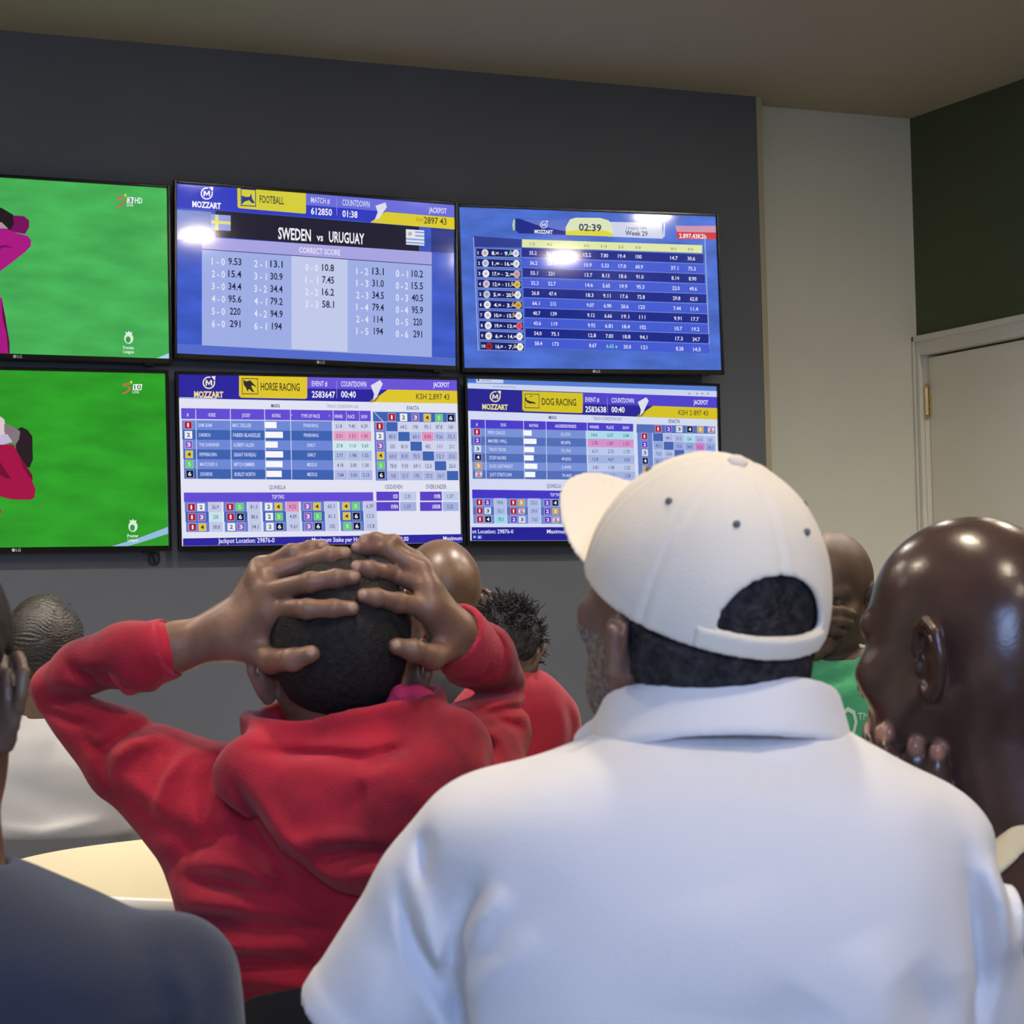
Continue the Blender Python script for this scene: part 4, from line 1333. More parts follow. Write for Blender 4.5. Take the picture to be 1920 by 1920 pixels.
def hoodie_base(P):
    d = loft(P, TORSO, 2.3)
    up_l = chain(P, [elb_l, Q(250, 1430, .02), Q(415, 1530, 0)], [.034, .057, .088], .01)
    fo_l = chain(P, [elb_l, Q(160, 1268, .03), Q(245, 1240, .01), Q(292, 1222, -.004)], [.034, .042, .046, .037], .01)
    up_r = chain(P, [elb_r, Q(905, 1365, .06), Q(850, 1465, 0)], [.042, .058, .085], .01)
    fo_r = chain(P, [elb_r, Q(900, 1240, .06), Q(872, 1214, .03)], [.042, .044, .040], .01)
    d = smin(smin(d, up_l, .05), smin(up_r, d, .04), .01)
    d = smin(d, smin(fo_l, fo_r, .001), .006)
    return d


def hoodie(P):
    d = hoodie_base(P)
    cr = [([(50, 1312), (160, 1305), (260, 1312), (310, 1330)], .009, .014), ([(118, 1240), (185, 1285), (262, 1318)], .008, .008), ([(150, 1262), (205, 1262), (250, 1290)], .006, .006),
          ([(300, 1352), (240, 1372), (205, 1402), (210, 1440)], .008, .009), ([(330, 1375), (265, 1392), (222, 1425)], .010, -.007),
          ([(372, 1395), (330, 1450), (302, 1530)], .007, -.006), ([(60, 1325), (130, 1352), (190, 1360)], .006, .007), ([(140, 1360), (190, 1410), (215, 1470)], .006, .005),
          ([(440, 1465), (500, 1560), (585, 1660)], .012, .016), ([(380, 1600), (470, 1606), (560, 1640)], .010, -.008), ([(360, 1632), (450, 1640), (560, 1672)], .007, .009),
          ([(350, 1668), (450, 1672), (620, 1690)], .010, -.007), ([(350, 1700), (480, 1712), (640, 1722)], .007, .010), ([(375, 1745), (480, 1750), (640, 1738)], .011, -.009),
          ([(385, 1780), (500, 1776), (640, 1790)], .008, .008), ([(400, 1815), (520, 1812), (660, 1830)], .011, -.008), ([(430, 1400), (400, 1470), (420, 1560)], .012, .007), ([(250, 1480), (330, 1540), (400, 1580)], .012, .006), ([(230, 1440), (300, 1500), (350, 1560)], .012, -.005), ([(330, 1610), (400, 1560), (470, 1545)], .010, .006),
          ([(868, 1150), (890, 1200), (905, 1262)], .006, .009), ([(905, 1172), (935, 1215), (940, 1265)], .007, .006), ([(780, 1312), (870, 1306), (992, 1296)], .009, .016),
          ([(890, 1345), (950, 1332), (995, 1330)], .006, .007), ([(880, 1370), (940, 1352), (985, 1368)], .006, .006), ([(885, 1398), (905, 1392), (930, 1412)], .009, .014)]
    for pts, w, a in cr:
        d = crease(d, P, [Q(x, y) for x, y in pts], w, a * 1.7, 1, .14)
    return d + .0036 * wob(P, 36, 3) + .0024 * wob(P * np.array([1, 1, 2.2]), 55, 8) * (P[:, 2] < Q(600, 1560)[2]) + .0015 * wob(P, 85, 8)


def boy_body(P):
    d = head(P, C, R, HS)
    d = smin(d, cone(P, Q(642, 1280, -.008), Q(652, 1400, 0), .060, .064), .03)
    d = smin(d, hoodie_base(P) + .032, .012)
    arm_l = chain(P, [wl, Q(330, 1214, 0), elb_l], [.027, .030, .016], .01)
    arm_r = chain(P, [wr_, Q(890, 1235, .05), elb_r], [.026, .026, .016], .01)
    hl = smin(hand(P, wl, KL, FL, TL, .031, .0140, 1.16), arm_l, .02)
    hr = smin(hand(P, wr_, KR, FR, TR_, .029, .0138, 1.14), arm_r, .02)
    hl = smin(hl, cone(P, Q(458, 1195, -.03), Q(500, 1150, -.052), .028, .020), .015)
    hr = smin(hr, cone(P, Q(842, 1180, -.015), Q(810, 1140, -.044), .026, .018), .015)
    d = smin(smin(d, hl, .004), hr, .004)
    return d


nails = [FL[i][2] + np.array([.0015, -.0085, .002]) for i in range(4)] + [FR[i][2] + np.array([-.0015, -.0085, .002]) for i in range(4)]
nails += [TL[3] + np.array([.0, -.010, .003]), TR_[3] + np.array([-.001, -.010, .003])]
surf('body', boy_body, Q(60, 1900, 0) - [.1, .3, .1], Q(1000, 1000, 0) + [.1, .4, .1], .0030, S_boy, p.root, lambda c: near(c, nails, .0052))


def boy_hair(P):
    H = ((P - C) @ R) / HS
    d = head(P, C, R, HS, False, False) - .0042 + .0008 * wob(P, 400, 5)
    keep = np.maximum(-(H[:, 2] + .072 + .35 * np.maximum(H[:, 1] + .02, 0)), np.where(H[:, 1] > .0, (.035 - H[:, 2]) * .6, -1))
    keep = np.maximum(keep, H[:, 1] - .074 + .0 * H[:, 2])
    e = np.minimum(*[np.sqrt((H[:, 0] - g * .078) ** 2 + (H[:, 1] + .016) ** 2 + ((H[:, 2] + .008) * .8) ** 2) - .034 for g in (-1, 1)])
    return smax(smax(d, keep, .006), -e, .006)


surf('hair', boy_hair, C - .16, C + .18, .0034, H_black, p.root)
hood = surf('hoodie', hoodie, Q(20, 1900, 0) - [.1, .3, .6], Q(1010, 1100, 0) + [.1, .4, .1], .0046, C_red, p.root)


def cuff(name, a, b, r0, r1, hole):
    ax = (b - a) / np.linalg.norm(b - a)
    L_ = np.linalg.norm(b - a)
    def f(P):
        t = (P - a) @ ax
        rad = np.sqrt(np.maximum(((P - a) ** 2).sum(1) - t * t, 0))
        rr = r0 + (r1 - r0) * np.clip(t / L_, 0, 1) + .0016 * np.sin(t * 900) * 0
        d = smax(rad - rr, np.maximum(-t, t - L_), .006)
        d = smax(d, -smax(rad - (rr - .007), L_ * .35 - t, .003), .003)
        return d + .0012 * wob(P, 90, 4)
    return surf(name, f, np.minimum(a, b) - .08, np.maximum(a, b) + .08, .0034, C_red2, hood)


cuff('cuff', Q(222, 1246, .014), Q(322, 1212, -.004), .041, .0385, 1)
cuff('cuff', Q(893, 1232, .055), Q(846, 1186, .004), .042, .0415, 1)


def hood_f(P):
    d = shell(P, Q(652, 1362, -.012), rot(0, 6, -7), .117, .106, -.030, .034, .014, .02)
    lo = sm(.035, ell(P, Q(652, 1460, -.110), (.150, .044, .036)), chain(P, [Q(490, 1452, -.100), Q(570, 1520, -.128), Q(672, 1606, -.140)], [.050, .050, .036]),
            chain(P, [Q(840, 1405, -.065), Q(790, 1500, -.120), Q(700, 1600, -.136)], [.052, .052, .038]), ell(P, Q(665, 1520, -.128), (.095, .046, .075)))
    d = smin(d, lo, .022)
    cr = [([(470, 1392), (560, 1402), (690, 1406), (760, 1392)], .007, .007), ([(455, 1440), (520, 1540), (640, 1648)], .007, .006), ([(480, 1430), (560, 1545), (650, 1625)], .012, -.006),
          ([(600, 1590), (680, 1570), (760, 1575)], .010, .010), ([(560, 1560), (640, 1545), (720, 1550)], .012, -.006), ([(700, 1440), (690, 1480), (680, 1520)], .008, .005),
          ([(640, 1420), (720, 1416), (790, 1380)], .009, .006), ([(620, 1620), (680, 1612), (760, 1600)], .010, -.006)]
    for pts, w, a in cr:
        d = crease(d, P, [Q(x, y) for x, y in pts], w, a * 1.6, 1)
    return d + .0034 * wob(P, 34, 12) + .0008 * wob(P, 100, 2)


surf('hood', hood_f, Q(420, 1690, -.1) - [.06, .12, .02], Q(880, 1270, .0) + [.06, .2, .04], .0042, C_red, hood)
surf('collar_lining', lambda P: sm(.012, chain(P, [Q(735, 1318, -.075), Q(752, 1305, -.072), Q(775, 1302, -.055)], [.008, .014, .012]), ell(P, Q(790, 1306, -.055), (.018, .012, .010))),
     Q(700, 1340, -.1) - .03, Q(830, 1270, 0) + .03, .003, C_pink, hood)
lower_body(p, 0.0, 0.03, .43, .08)

# the black chair below
ch = empty('chair', (p.O[0], p.O[1], 0), -YAW)
tag(ch, 'black chair whose back shows below the red hooded sweatshirt', 'chair')
M_chair = mat('black_chair_plastic', srgb(34, 34, 38), 0.5)
x0 = Q(412, 1850, -.19)[0]; ztop = Q(600, 1849, -.19)[2]
xc = x0 + .21
cb = MB()
n_ = 10
for i in range(n_):
    a0, a1 = -.5 + i / n_, -.5 + (i + 1) / n_
    f_ = lambda a: -.19 + .14 * a * a
    q0, q1 = np.array([xc + a0 * .42, f_(a0)]), np.array([xc + a1 * .42, f_(a1)])
    n0 = len(cb.v)
    zt = lambda a: ztop - .03 * abs(a) ** 4 * 16
    cb.v += [(q0[0], q0[1], .52), (q1[0], q1[1], .52), (q1[0], q1[1], zt(a1)), (q0[0], q0[1], zt(a0)),
             (q0[0], q0[1] + .014, .52), (q1[0], q1[1] + .014, .52), (q1[0], q1[1] + .014, zt(a1)), (q0[0], q0[1] + .014, zt(a0))]
    cb.f += [tuple(n0 + j for j in q) for q in ((0, 1, 2, 3), (7, 6, 5, 4), (3, 2, 6, 7), (1, 0, 4, 5))]
    if i == 0: cb.f.append((n0, n0 + 3, n0 + 7, n0 + 4))
    if i == n_ - 1: cb.f.append((n0 + 1, n0 + 5, n0 + 6, n0 + 2))
cb.build('backrest', M_chair, ch)
MB().box((xc - .21, -.17, .415), (xc + .21, .25, .442), .008).build('seat', M_chair, ch)
for sx in (-1, 1):
    MB().tube([(xc + sx * .19, -.185, 0), (xc + sx * .185, -.165, .43), (xc + sx * .185, -.168, .62)], .011).build('leg', M_steel, ch, True)
    MB().tube([(xc + sx * .19, .24, 0), (xc + sx * .185, .22, .42)], .011).build('leg', M_steel, ch, True)

# ------------------------------------------------------------------ person in the white cap and polo shirt
p = Person('person in a white baseball cap and white polo shirt seen from behind', 1340, 1600, 1.91)
Q = p.Q
Cm = Q(1300, 1137); Rm = rot(30, 14, 0); MS = 0.99
CAPR = rot(27, 26, 1); CAPC = Q(1322, 1116, 0)
PT = p.rows([(1330, 1215, 1530, 0, .070), (1372, 1125, 1565, -.005, .088), (1400, 1040, 1632, -.01, .102), (1440, 915, 1706, -.012, .118), (1490, 842, 1775, -.014, .13), (1560, 815, 1826, -.016, .14),
             (1650, 832, 1842, -.018, .148), (1800, 820, 1842, -.018, .152), (1950, 800, 1842, -.012, .152), (2200, 880, 1810, 0, .145), (2600, 900, 1790, .02, .14)])
AL = [Q(925, 1600, -.01), Q(832, 1690, .0), Q(690, 1925, .03)]
AR = [Q(1738, 1612, -.01), Q(1798, 1730, 0), Q(1832, 1960, .05)]


def polo_base(P):
    d = loft(P, PT, 2.25)
    d = smin(d, chain(P, AL, [.063, .058, .064], .012), .035)
    d = smin(d, chain(P, AR, [.053, .046, .050], .012), .035)
    return d


def polo_cut(P):
    d = loft(P, PT, 2.25)
    for A, rs, hem, ax in ((AL, [.063, .058, .064], hemL, axl), (AR, [.053, .046, .050], hemR, axr)):
        t = (P - hem) @ ax
        e = chain(P, A, rs, .012) - .0016 / (1 + np.exp(-(t + .026) / .0015))
        d = smin(d, smax(e, t, .003), .035)
    return d


axl = (AL[2] - AL[1]) / np.linalg.norm(AL[2] - AL[1]); hemL = Q(655, 1925, .02)
axr = (AR[2] - AR[1]) / np.linalg.norm(AR[2] - AR[1]); hemR = Q(1835, 1985, .05)


def polo(P):
    d = polo_cut(P)
    cr = [([(800, 1545), (800, 1590), (797, 1650)], .007, .006), ([(752, 1640), (780, 1740), (860, 1905)], .007, .009), ([(778, 1640), (806, 1740), (870, 1860)], .012, -.005),
          ([(862, 1720), (848, 1800), (866, 1890), (880, 1960)], .009, .013), ([(858, 1765), (905, 1690), (955, 1630)], .010, -.006), ([(848, 1760), (880, 1680), (905, 1625)], .007, .006),
          ([(870, 1840), (940, 1770), (1010, 1700)], .012, -.004), ([(1778, 1590), (1805, 1720), (1822, 1820), (1802, 1960)], .010, .010), ([(1818, 1580), (1852, 1690), (1868, 1800)], .012, -.008),
          ([(1842, 1570), (1880, 1660), (1896, 1760)], .007, .008), ([(1872, 1600), (1900, 1690), (1912, 1790)], .008, -.005), ([(1250, 1372), (1400, 1372), (1520, 1366)], .008, .006),
          ([(1360, 1420), (1430, 1418), (1520, 1385)], .016, .007), ([(1380, 1392), (1450, 1388), (1540, 1382)], .010, -.004), ([(1700, 1480), (1745, 1600), (1752, 1800)], .025, .004),
          ([(1560, 1700), (1600, 1800), (1590, 1940)], .030, -.006), ([(1640, 1760), (1690, 1850), (1720, 1960)], .022, .007), ([(1480, 1800), (1430, 1880), (1400, 1990)], .030, .006),
          ([(1300, 1620), (1320, 1700), (1300, 1850)], .05, -.004), ([(720, 1760), (705, 1850), (700, 1930)], .02, -.003)]
    for pts, w, a in cr:
        d = crease(d, P, [Q(x, y) for x, y in pts], w, a * 1.25, 1, .10)
    d = d + .0022 * wob(P, 16, 21) + .0007 * wob(P, 45, 31)
    return d


cr_ = np.array([.0965, .1145, .1175])


def under_cap(P, d, gap):
    q = (P - CAPC) @ CAPR
    return np.where(q[:, 2] > -.006, smax(d, ell(q, (0, 0, 0), cr_ - gap), .004), d)


def cap_body(P):
    d = head(P, Cm, Rm, MS)
    d = under_cap(P, d, .0118)
    d = smin(d, cone(P, Q(1330, 1240, -.012), Q(1362, 1420, -.01), .068, .074), .03)
    d = smin(d, polo_base(P) + .024, .012)
    for A, ax, g in ((AL, axl, -1), (AR, axr, 1)):
        e = A[2] + ax * .12
        w = e + np.array([g * -.14, .14, -.02])
        d = smin(d, chain(P, [A[1], e, w], [.038, .036, .030], .01), .02)
        d = smin(d, ell(P, w + np.array([g * -.03, .06, 0]), (.04, .06, .025)), .02)
        for i in range(4):
            b0 = w + np.array([g * (-.055 + .022 * i), .10, 0])
            d = smin(d, chain(P, [b0, b0 + [g * -.01, .04, -.004], b0 + [g * -.012, .06, -.022]], [.010, .009, .008]), .006)
        d = smin(d, chain(P, [w + [g * -.06, .04, .005], w + [g * -.085, .075, .0]], [.013, .010]), .01)
    return d


surf('body', cap_body, Q(600, 2500, .1) - [.15, .3, 0], Q(1900, 900, .1) + [.15, .5, .1], .0042, S_cap, p.root)
shirt = surf('polo_shirt', polo, Q(520, 2550, 0) - [.06, .3, 0], Q(1930, 1300, 0) + [.06, .3, .05], .0044, C_white, p.root)


def collar(P):
    Rc = rot(8, -12, 2)
    c = Q(1352, 1352, -.002)
    d1 = shell(P, c, Rc, .091, .090, -.030, .022, .009, .13)
    wing = sm(.01, chain(P, [Q(1225, 1335, -.01), Q(1150, 1362, .015), Q(1096, 1388, .04)], [.012, .014, .009]), chain(P, [Q(1185, 1335, .03), Q(1120, 1376, .05)], [.010, .012]))
    return smin(d1, wing, .012) + .0010 * wob(P, 50, 3)


surf('collar', collar, Q(1060, 1440, 0) - [.03, .14, .02], Q(1600, 1230, 0) + [.03, .14, .02], .0034, C_white, shirt)


def cap_hair(P):
    H = ((P - Cm) @ Rm) / MS
    d = smin(head(P, Cm, Rm, MS, False, False), cone(P, Q(1330, 1240, -.012), Q(1362, 1420, -.01), .068, .074), .03) - .0075 + .0018 * wob(P, 260, 5) + .001 * wob(P, 500, 6)
    d = under_cap(P, d, .0092)
    keep = Q(1300, 1288)[2] - P[:, 2] + .35 * np.maximum(H[:, 1] + .045, 0)
    keep = np.maximum(keep, np.where(H[:, 1] > -.029, (.012 - H[:, 2]), -1))
    keep = np.maximum(keep, H[:, 1] - .04)
    e = np.minimum(*[np.sqrt((H[:, 0] - g * .080) ** 2 + (H[:, 1] + .012) ** 2 + ((H[:, 2] + .012) * .75) ** 2) - .011 for g in (-1, 1)])
    return smax(smax(d, keep, .006), -e, .005)


surf('hair', cap_hair, Cm - .18, Cm + .18, .0030, H_curl, p.root)


def beard(P):
    H = ((P - Cm) @ Rm) / MS
    d = head(P, Cm, Rm, MS, False, True) - .0028 + .0012 * wob(P, 420, 5)
    keep = np.maximum(H[:, 2] + .028 - .5 * np.minimum(0, .06 - np.abs(H[:, 0])), .012 - H[:, 1] - .25 * np.abs(H[:, 2]))
    return smax(d, keep, .006)


surf('beard', beard, Cm - .18, Cm + .18, .0032, H_grey, p.root)

cap_ = empty('cap', tuple(CAPC), 0)
cap_.parent = p.root


def K(P): return P @ CAPR          # points are given relative to the cap's own origin


def crown_out(q):
    d = ell(q, (0, 0, 0), cr_)
    az = np.arctan2(q[:, 0], q[:, 1])
    rr = np.sqrt(q[:, 0] ** 2 + q[:, 1] ** 2)
    s_ = np.abs(((az / (math.pi / 3)) % 1.0) - 0.5)
    dist = (0.5 - s_) * (math.pi / 3) * rr
    d = d + .0012 * np.exp(-(dist / .0022) ** 2) - .0008 * np.exp(-((dist - .007) / .004) ** 2)
    return d


def hole_f(q): return smax(ell(q, (0, -.115, .015), (.050, .075, .047)), .015 - q[:, 2], .004)


def crown(P):
    q = K(P)
    d = crown_out(q) + .0010 * wob(q, 38, 7)
    d = smax(d, -(ell(q, (0, 0, 0), cr_ - .0068)), .001)
    d = smax(d, -(q[:, 2] + .004), .002)
    return smax(d, -hole_f(q), .002)


surf('crown', crown, -np.full(3, .15), np.full(3, .16), .0026, C_capw, cap_)
# the strap closing the opening, with its overlapping end
def strap(P):
    q = K(P)
    o = ell(q, (0, 0, 0), cr_ + .0018)
    d = smax(o, -(ell(q, (0, 0, 0), cr_ - .0030)), .001)
    d = smax(d, np.maximum(-(q[:, 2] + .003), q[:, 2] - .0148), .002)
    d = smax(d, np.maximum(np.abs(q[:, 0] + .004) - .058, q[:, 1]), .002)
    return d
surf('strap', strap, -np.full(3, .15), np.full(3, .15), .0022, C_capw, cap_)


def visor(P):
    q = K(P)
    y = q[:, 1] - .085
    zc = .002 + .14 * np.maximum(y - .005, 0) - .6 * q[:, 0] ** 2
    out = np.sqrt((q[:, 0] / .080) ** 2 + (np.maximum(q[:, 1] - .045, -1) / .172) ** 2) - 1
    d = smax((np.abs(q[:, 2] - zc) - .0019) * .95, out * .08, .002)
    return smax(smax(d, -ell(q, (0, 0, 0), cr_ - .002), .001), .03 - q[:, 1], .002)


surf('visor', visor, -np.full(3, .12), np.array([.15, .28, .15]), .0024, C_capw, cap_)
top = CAPR @ np.array([0, 0, cr_[2]])
surf('button', lambda P: ell(P, top, (.0085, .0085, .0055), CAPR), top - .02, top + .02, .0016, C_capw, cap_)
for az, el_ in ((-150, 50), (-100, 48), (150, 47), (-45, 48), (100, 48), (45, 48)):
    a, e = math.radians(az), math.radians(el_)
    q = np.array([math.sin(a) * math.cos(e), math.cos(a) * math.cos(e), math.sin(e)]) * (cr_ + .0004)
    c_ = CAPR @ q
    surf('eyelet', lambda P: ell(P, c_, (.0032, .0032, .0032)), c_ - .01, c_ + .01, .0010, C_eyelet, cap_)
lower_body(p, -0.02, 0.02, .43, .05, turn=.15)
stool(p, 'the white cap and white polo shirt', .41)

# ------------------------------------------------------------------ bald person at the right edge, chin on hand
p = Person('bald dark-skinned person with chin resting on fingers, in front of the door', 1905, 1600, 2.3)
Q = p.Q
Cb = Q(1812, 1216); Rb = rot(46, -2, 3); BS = 1.06
BT = p.rows([(1520, 1810, 2050, 0, .075), (1560, 1775, 2090, 0, .09), (1610, 1735, 2150, 0, .11), (1680, 1700, 2200, 0, .125), (1800, 1680, 2220, 0, .135), (2000, 1690, 2210, 0, .135), (2350, 1700, 2200, 0, .13)])
def js(px, py, lift):
    ts = np.linspace(-.2, .06, 131)
    L_ = np.stack([Q(px, py, t) for t in ts])
    dd = bald_core(L_)
    i = int(np.argmax(dd < 0)) if (dd < 0).any() else int(np.argmin(dd))
    return Q(px, py, ts[i] - lift)


def bald_core(P):
    d = head(P, Cb, Rb, BS, jaw=1.14)
    d = smin(d, ell(P, Cb + Rb @ np.array([0, -.05, -.03]), (.07, .06, .06), Rb), .03)
    return smin(d, chain(P, [Q(1842, 1300, -.005), Q(1890, 1430, -.012), Q(1930, 1570, -.01)], [.064, .070, .076]), .035)


FB = [[js(1650, 1450, .02), js(1632, 1405, .012), js(1632, 1364, .004)], [js(1676, 1450, .03), js(1656, 1410, .018), js(1654, 1372, .008)],
      [js(1728, 1480, .03), js(1718, 1436, .016), js(1716, 1398, .006)], [js(1768, 1490, .03), js(1758, 1442, .016), js(1757, 1406, .006)]]
WB = Q(1735, 1640, .02)


def bald_body(P):
    d = bald_core(P)
    d = smin(d, loft(P, BT, 2.3) + .015, .02)
    h = None
    for f in FB:
        e = finger(P, [WB + (f[0] - WB) * .35] + f, .0110, .0082)
        h = e if h is None else smin(h, e, .004)
    h = smin(h, chain(P, [WB, (FB[0][0] + FB[3][0]) / 2], [.028, .034]), .015)
    h = smin(h, chain(P, [WB, Q(1760, 1900, .10)], [.026, .038]), .02)
    h = smin(h, chain(P, [Q(1760, 1900, .10), Q(1700, 1760, .02)], [.038, .045]), .02)
    return smin(d, h, .0025)


pads = [f[2] + np.array([0, -.007, .001]) for f in FB]
surf('body', bald_body, Q(1540, 2300, 0) - [.1, .3, 0], Q(2260, 900, 0) + [.1, .3, .1], .0034, S_bald, p.root, lambda c: near(c, pads, .0098, .005))


def bald_shirt(P):
    d = loft(P, BT, 2.3)
    d = smin(d, chain(P, [Q(1760, 1700, 0), Q(1740, 1900, .05)], [.06, .055]), .03)
    d = smin(d, chain(P, [Q(2150, 1690, 0), Q(2180, 1900, .05)], [.065, .06]), .03)
    d = smax(d, -chain(P, [Q(1900, 1400, 0), Q(1930, 1545, -.005)], [.072, .074]), .008)
    return d + .002 * wob(P, 30, 3)


sh = surf('shirt', bald_shirt, Q(1540, 2350, 0) - [.15, .3, 0], Q(2280, 1480, 0) + [.15, .3, .05], .006, C_brown, p.root)
def bald_strap(P):
    flat = P * np.array([1, 0, 1])
    d = chain(flat, [Q(x, y, -.1) * np.array([1, 0, 1]) for x, y in ((1770, 1950), (1785, 1740), (1815, 1660), (1880, 1606), (1925, 1566), (2000, 1535))], [.0115] * 6)
    return smax(smax(d, bald_shirt(P) - .006, .003), P[:, 1] - .02, .003)


surf('strap', bald_strap,
     Q(1760, 1960, -.1) - .1, Q(2020, 1480, -.0) + .1, .0036, C_cream, sh)
lower_body(p, 0.03, 0.02, .43, .05, turn=.2)
stool(p, 'the brown shirt with chin on hand', .41)

# ------------------------------------------------------------------ person in slate blue at the lower left corner
p = Person('person in a slate blue shirt, cut off by the left edge', -140, 1700, 1.9)
Q = p.Q
Cn = Q(-170, 1285); Rn = rot(-4, 0, 0); NS = 1.03
NT = p.rows([(1606, -290, 5, 0, .066), (1630, -320, 30, 0, .075), (1662, -420, 138, -.005, .09), (1702, -490, 210, -.008, .105), (1740, -580, 298, -.01, .12), (1770, -630, 350, -.01, .128),
             (1815, -668, 386, -.01, .135), (1900, -682, 402, -.01, .14), (2050, -680, 400, -.01, .14), (2300, -650, 370, 0, .135), (2600, -620, 340, .02, .13)])


def navy_body(P):
    d = head(P, Cn, Rn, NS)
    d = smin(d, cone(P, Q(-165, 1370, -.012), Q(-145, 1640, -.01), .062, .066), .03)
    d = smin(d, loft(P, NT, 2.4) + .014, .012)
    for g, e in ((1, Q(350, 2100, .02)), (-1, Q(-630, 2100, .02))):
        w = e + np.array([-g * .12, .22, .0])
        d = smin(d, chain(P, [e, w], [.038, .027]), .02)
        d = smin(d, ell(P, w + np.array([-g * .03, .05, 0]), (.04, .06, .025)), .02)
        for i in range(4):
            b0 = w + np.array([-g * (.055 - .022 * i), .09, 0])
            d = smin(d, chain(P, [b0, b0 + [0, .04, -.004], b0 + [0, .06, -.022]], [.010, .009, .008]), .006)
        d = smin(d, chain(P, [w + [-g * .06, .04, .005], w + [-g * .085, .075, .0]], [.013, .010]), .01)
    return d


surf('body', navy_body, Q(-680, 2500, 0) - [.1, .3, 0], Q(400, 950, 0) + [.1, .45, .1], .0046, S_navy, p.root)


def navy_hair(P):
    H = ((P - Cn) @ Rn) / NS
    d = head(P, Cn, Rn, NS, False, False) - .005 + .0012 * wob(P, 300, 5)
    keep = np.maximum(-(H[:, 2] + .070), np.where(H[:, 1] > .0, .02 - H[:, 2], -1))
    keep = np.maximum(keep, H[:, 1] - .07)
    e = np.minimum(*[np.sqrt((H[:, 0] - g * .080) ** 2 + (H[:, 1] + .004) ** 2 + ((H[:, 2] + .012) * .75) ** 2) - .028 for g in (-1, 1)])
    return smax(smax(d, keep, .006), -e, .005)


surf('hair', navy_hair, Cn - .18, Cn + .18, .0042, H_black, p.root)


def navy_shirt(P):
    d = loft(P, NT, 2.4)
    for g, s0, e in ((1, Q(320, 1830, -.01), Q(350, 2100, .02)), (-1, Q(-600, 1830, -.01), Q(-630, 2100, .02))):
        d = smin(d, chain(P, [s0, e], [.052, .050]), .03)
    for pts, w, a in (([(0, 1902), (200, 1912), (400, 1888)], .006, .004), ([(0, 1890), (200, 1898), (400, 1876)], .008, -.0025), ([(150, 1700), (280, 1790), (330, 1880)], .03, .004), ([(60, 1760), (200, 1800), (300, 1900)], .03, -.004), ([(338, 1760), (372, 1830), (378, 1920)], .010, -.004)):
        d = crease(d, P, [Q(x, y) for x, y in pts], w, a, 1, .05)
    d = smax(d, -cone(P, Q(-140, 1500, 0), Q(-140, 1612, 0), .062, .068), .006)
    return d + .0022 * wob(P, 24, 13)


surf('shirt', navy_shirt, Q(-720, 2600, 0) - [.1, .3, 0], Q(440, 1540, 0) + [.1, .3, .05], .0048, C_navy, p.root)
lower_body(p, 0.0, 0.02, .43, .05)
stool(p, 'the slate blue shirt', .41)

# ------------------------------------------------------------------ person with close twisted hair at the far left
p = Person('person with close twisted dark hair and a pale grey shirt beyond the round table', 85, 1400, 5.1)
Q = p.Q
Cf = Q(84, 1226); Rf = rot(8, -4, 0)
FT = p.rows([(1322, 30, 140, 0, .05), (1350, -20, 190, 0, .075), (1385, -85, 250, 0, .10), (1430, -108, 275, 0, .115), (1500, -108, 278, 0, .12), (1540, -105, 275, 0, .12), (1568, -100, 270, 0, .12)])


def p5_body(P):
    d = head(P, Cf, Rf, 1.0)
    d = smin(d, cone(P, Q(85, 1270, -.01), Q(85, 1370, 0), .058, .064), .03)
    d = smin(d, loft(P, FT, 2.4) + .02, .012)
    for g in (-1, 1):
        s0 = Q(85, 1430, 0) + np.array([g * .19, 0, 0]); e = s0 + np.array([g * .03, .06, -.24]); w = e + np.array([-g * .12, .20, -.02])
        d = smin(d, chain(P, [s0, e, w], [.045, .038, .028]), .02)
        d = smin(d, ell(P, w + np.array([-g * .03, .05, 0]), (.04, .06, .025)), .02)
    return d


surf('body', p5_body, Q(-150, 1650, 0) - [.15, .3, 0], Q(320, 1080, 0) + [.15, .5, .05], .006, S_far, p.root)


def p5_hair(P):
    H = (P - Cf) @ Rf
    w_ = H + .013 * np.stack([wob(H, 60, 1), wob(H, 60, 2), wob(H, 60, 3)], 1)
    ridges = np.sin(w_[:, 2] * 760 + 120 * w_[:, 1] + 160 * np.sin(60 * w_[:, 0]) * .03) * (.6 + .4 * wob(H, 150, 9))
    d = head(P, Cf, Rf, 1.0, False, False) - .008 - .0022 * ridges
    keep = np.maximum(-(H[:, 2] + .060), np.where(H[:, 1] > .0, .03 - H[:, 2], -1))
    keep = np.maximum(keep, H[:, 1] - .07)
    e = np.minimum(*[np.sqrt((H[:, 0] - g * .080) ** 2 + (H[:, 1] + .004) ** 2 + ((H[:, 2] + .012) * .75) ** 2) - .028 for g in (-1, 1)])
    return smax(smax(d, keep, .006), -e, .005)


surf('hair', p5_hair, Cf - .18, Cf + .18, .0030, H_rows, p.root)


def p5_shirt(P):
    d = loft(P, FT, 2.4)
    for g in (-1, 1):
        s0 = Q(85, 1420, 0) + np.array([g * .18, 0, 0])
        d = smin(d, chain(P, [s0, s0 + np.array([g * .035, .04, -.17])], [.066, .06]), .03)
    d = smax(d, -cone(P, Q(85, 1250, 0), Q(85, 1345, 0), .062, .066), .006)
    for pts, w, a in (([(0, 1540), (100, 1552), (215, 1530)], .012, -.008), ([(20, 1450), (120, 1500), (220, 1500)], .03, .006)):
        d = crease(d, P, [Q(x, y) for x, y in pts], w, a, 1, .05)
    return d + .003 * wob(P, 24, 3)


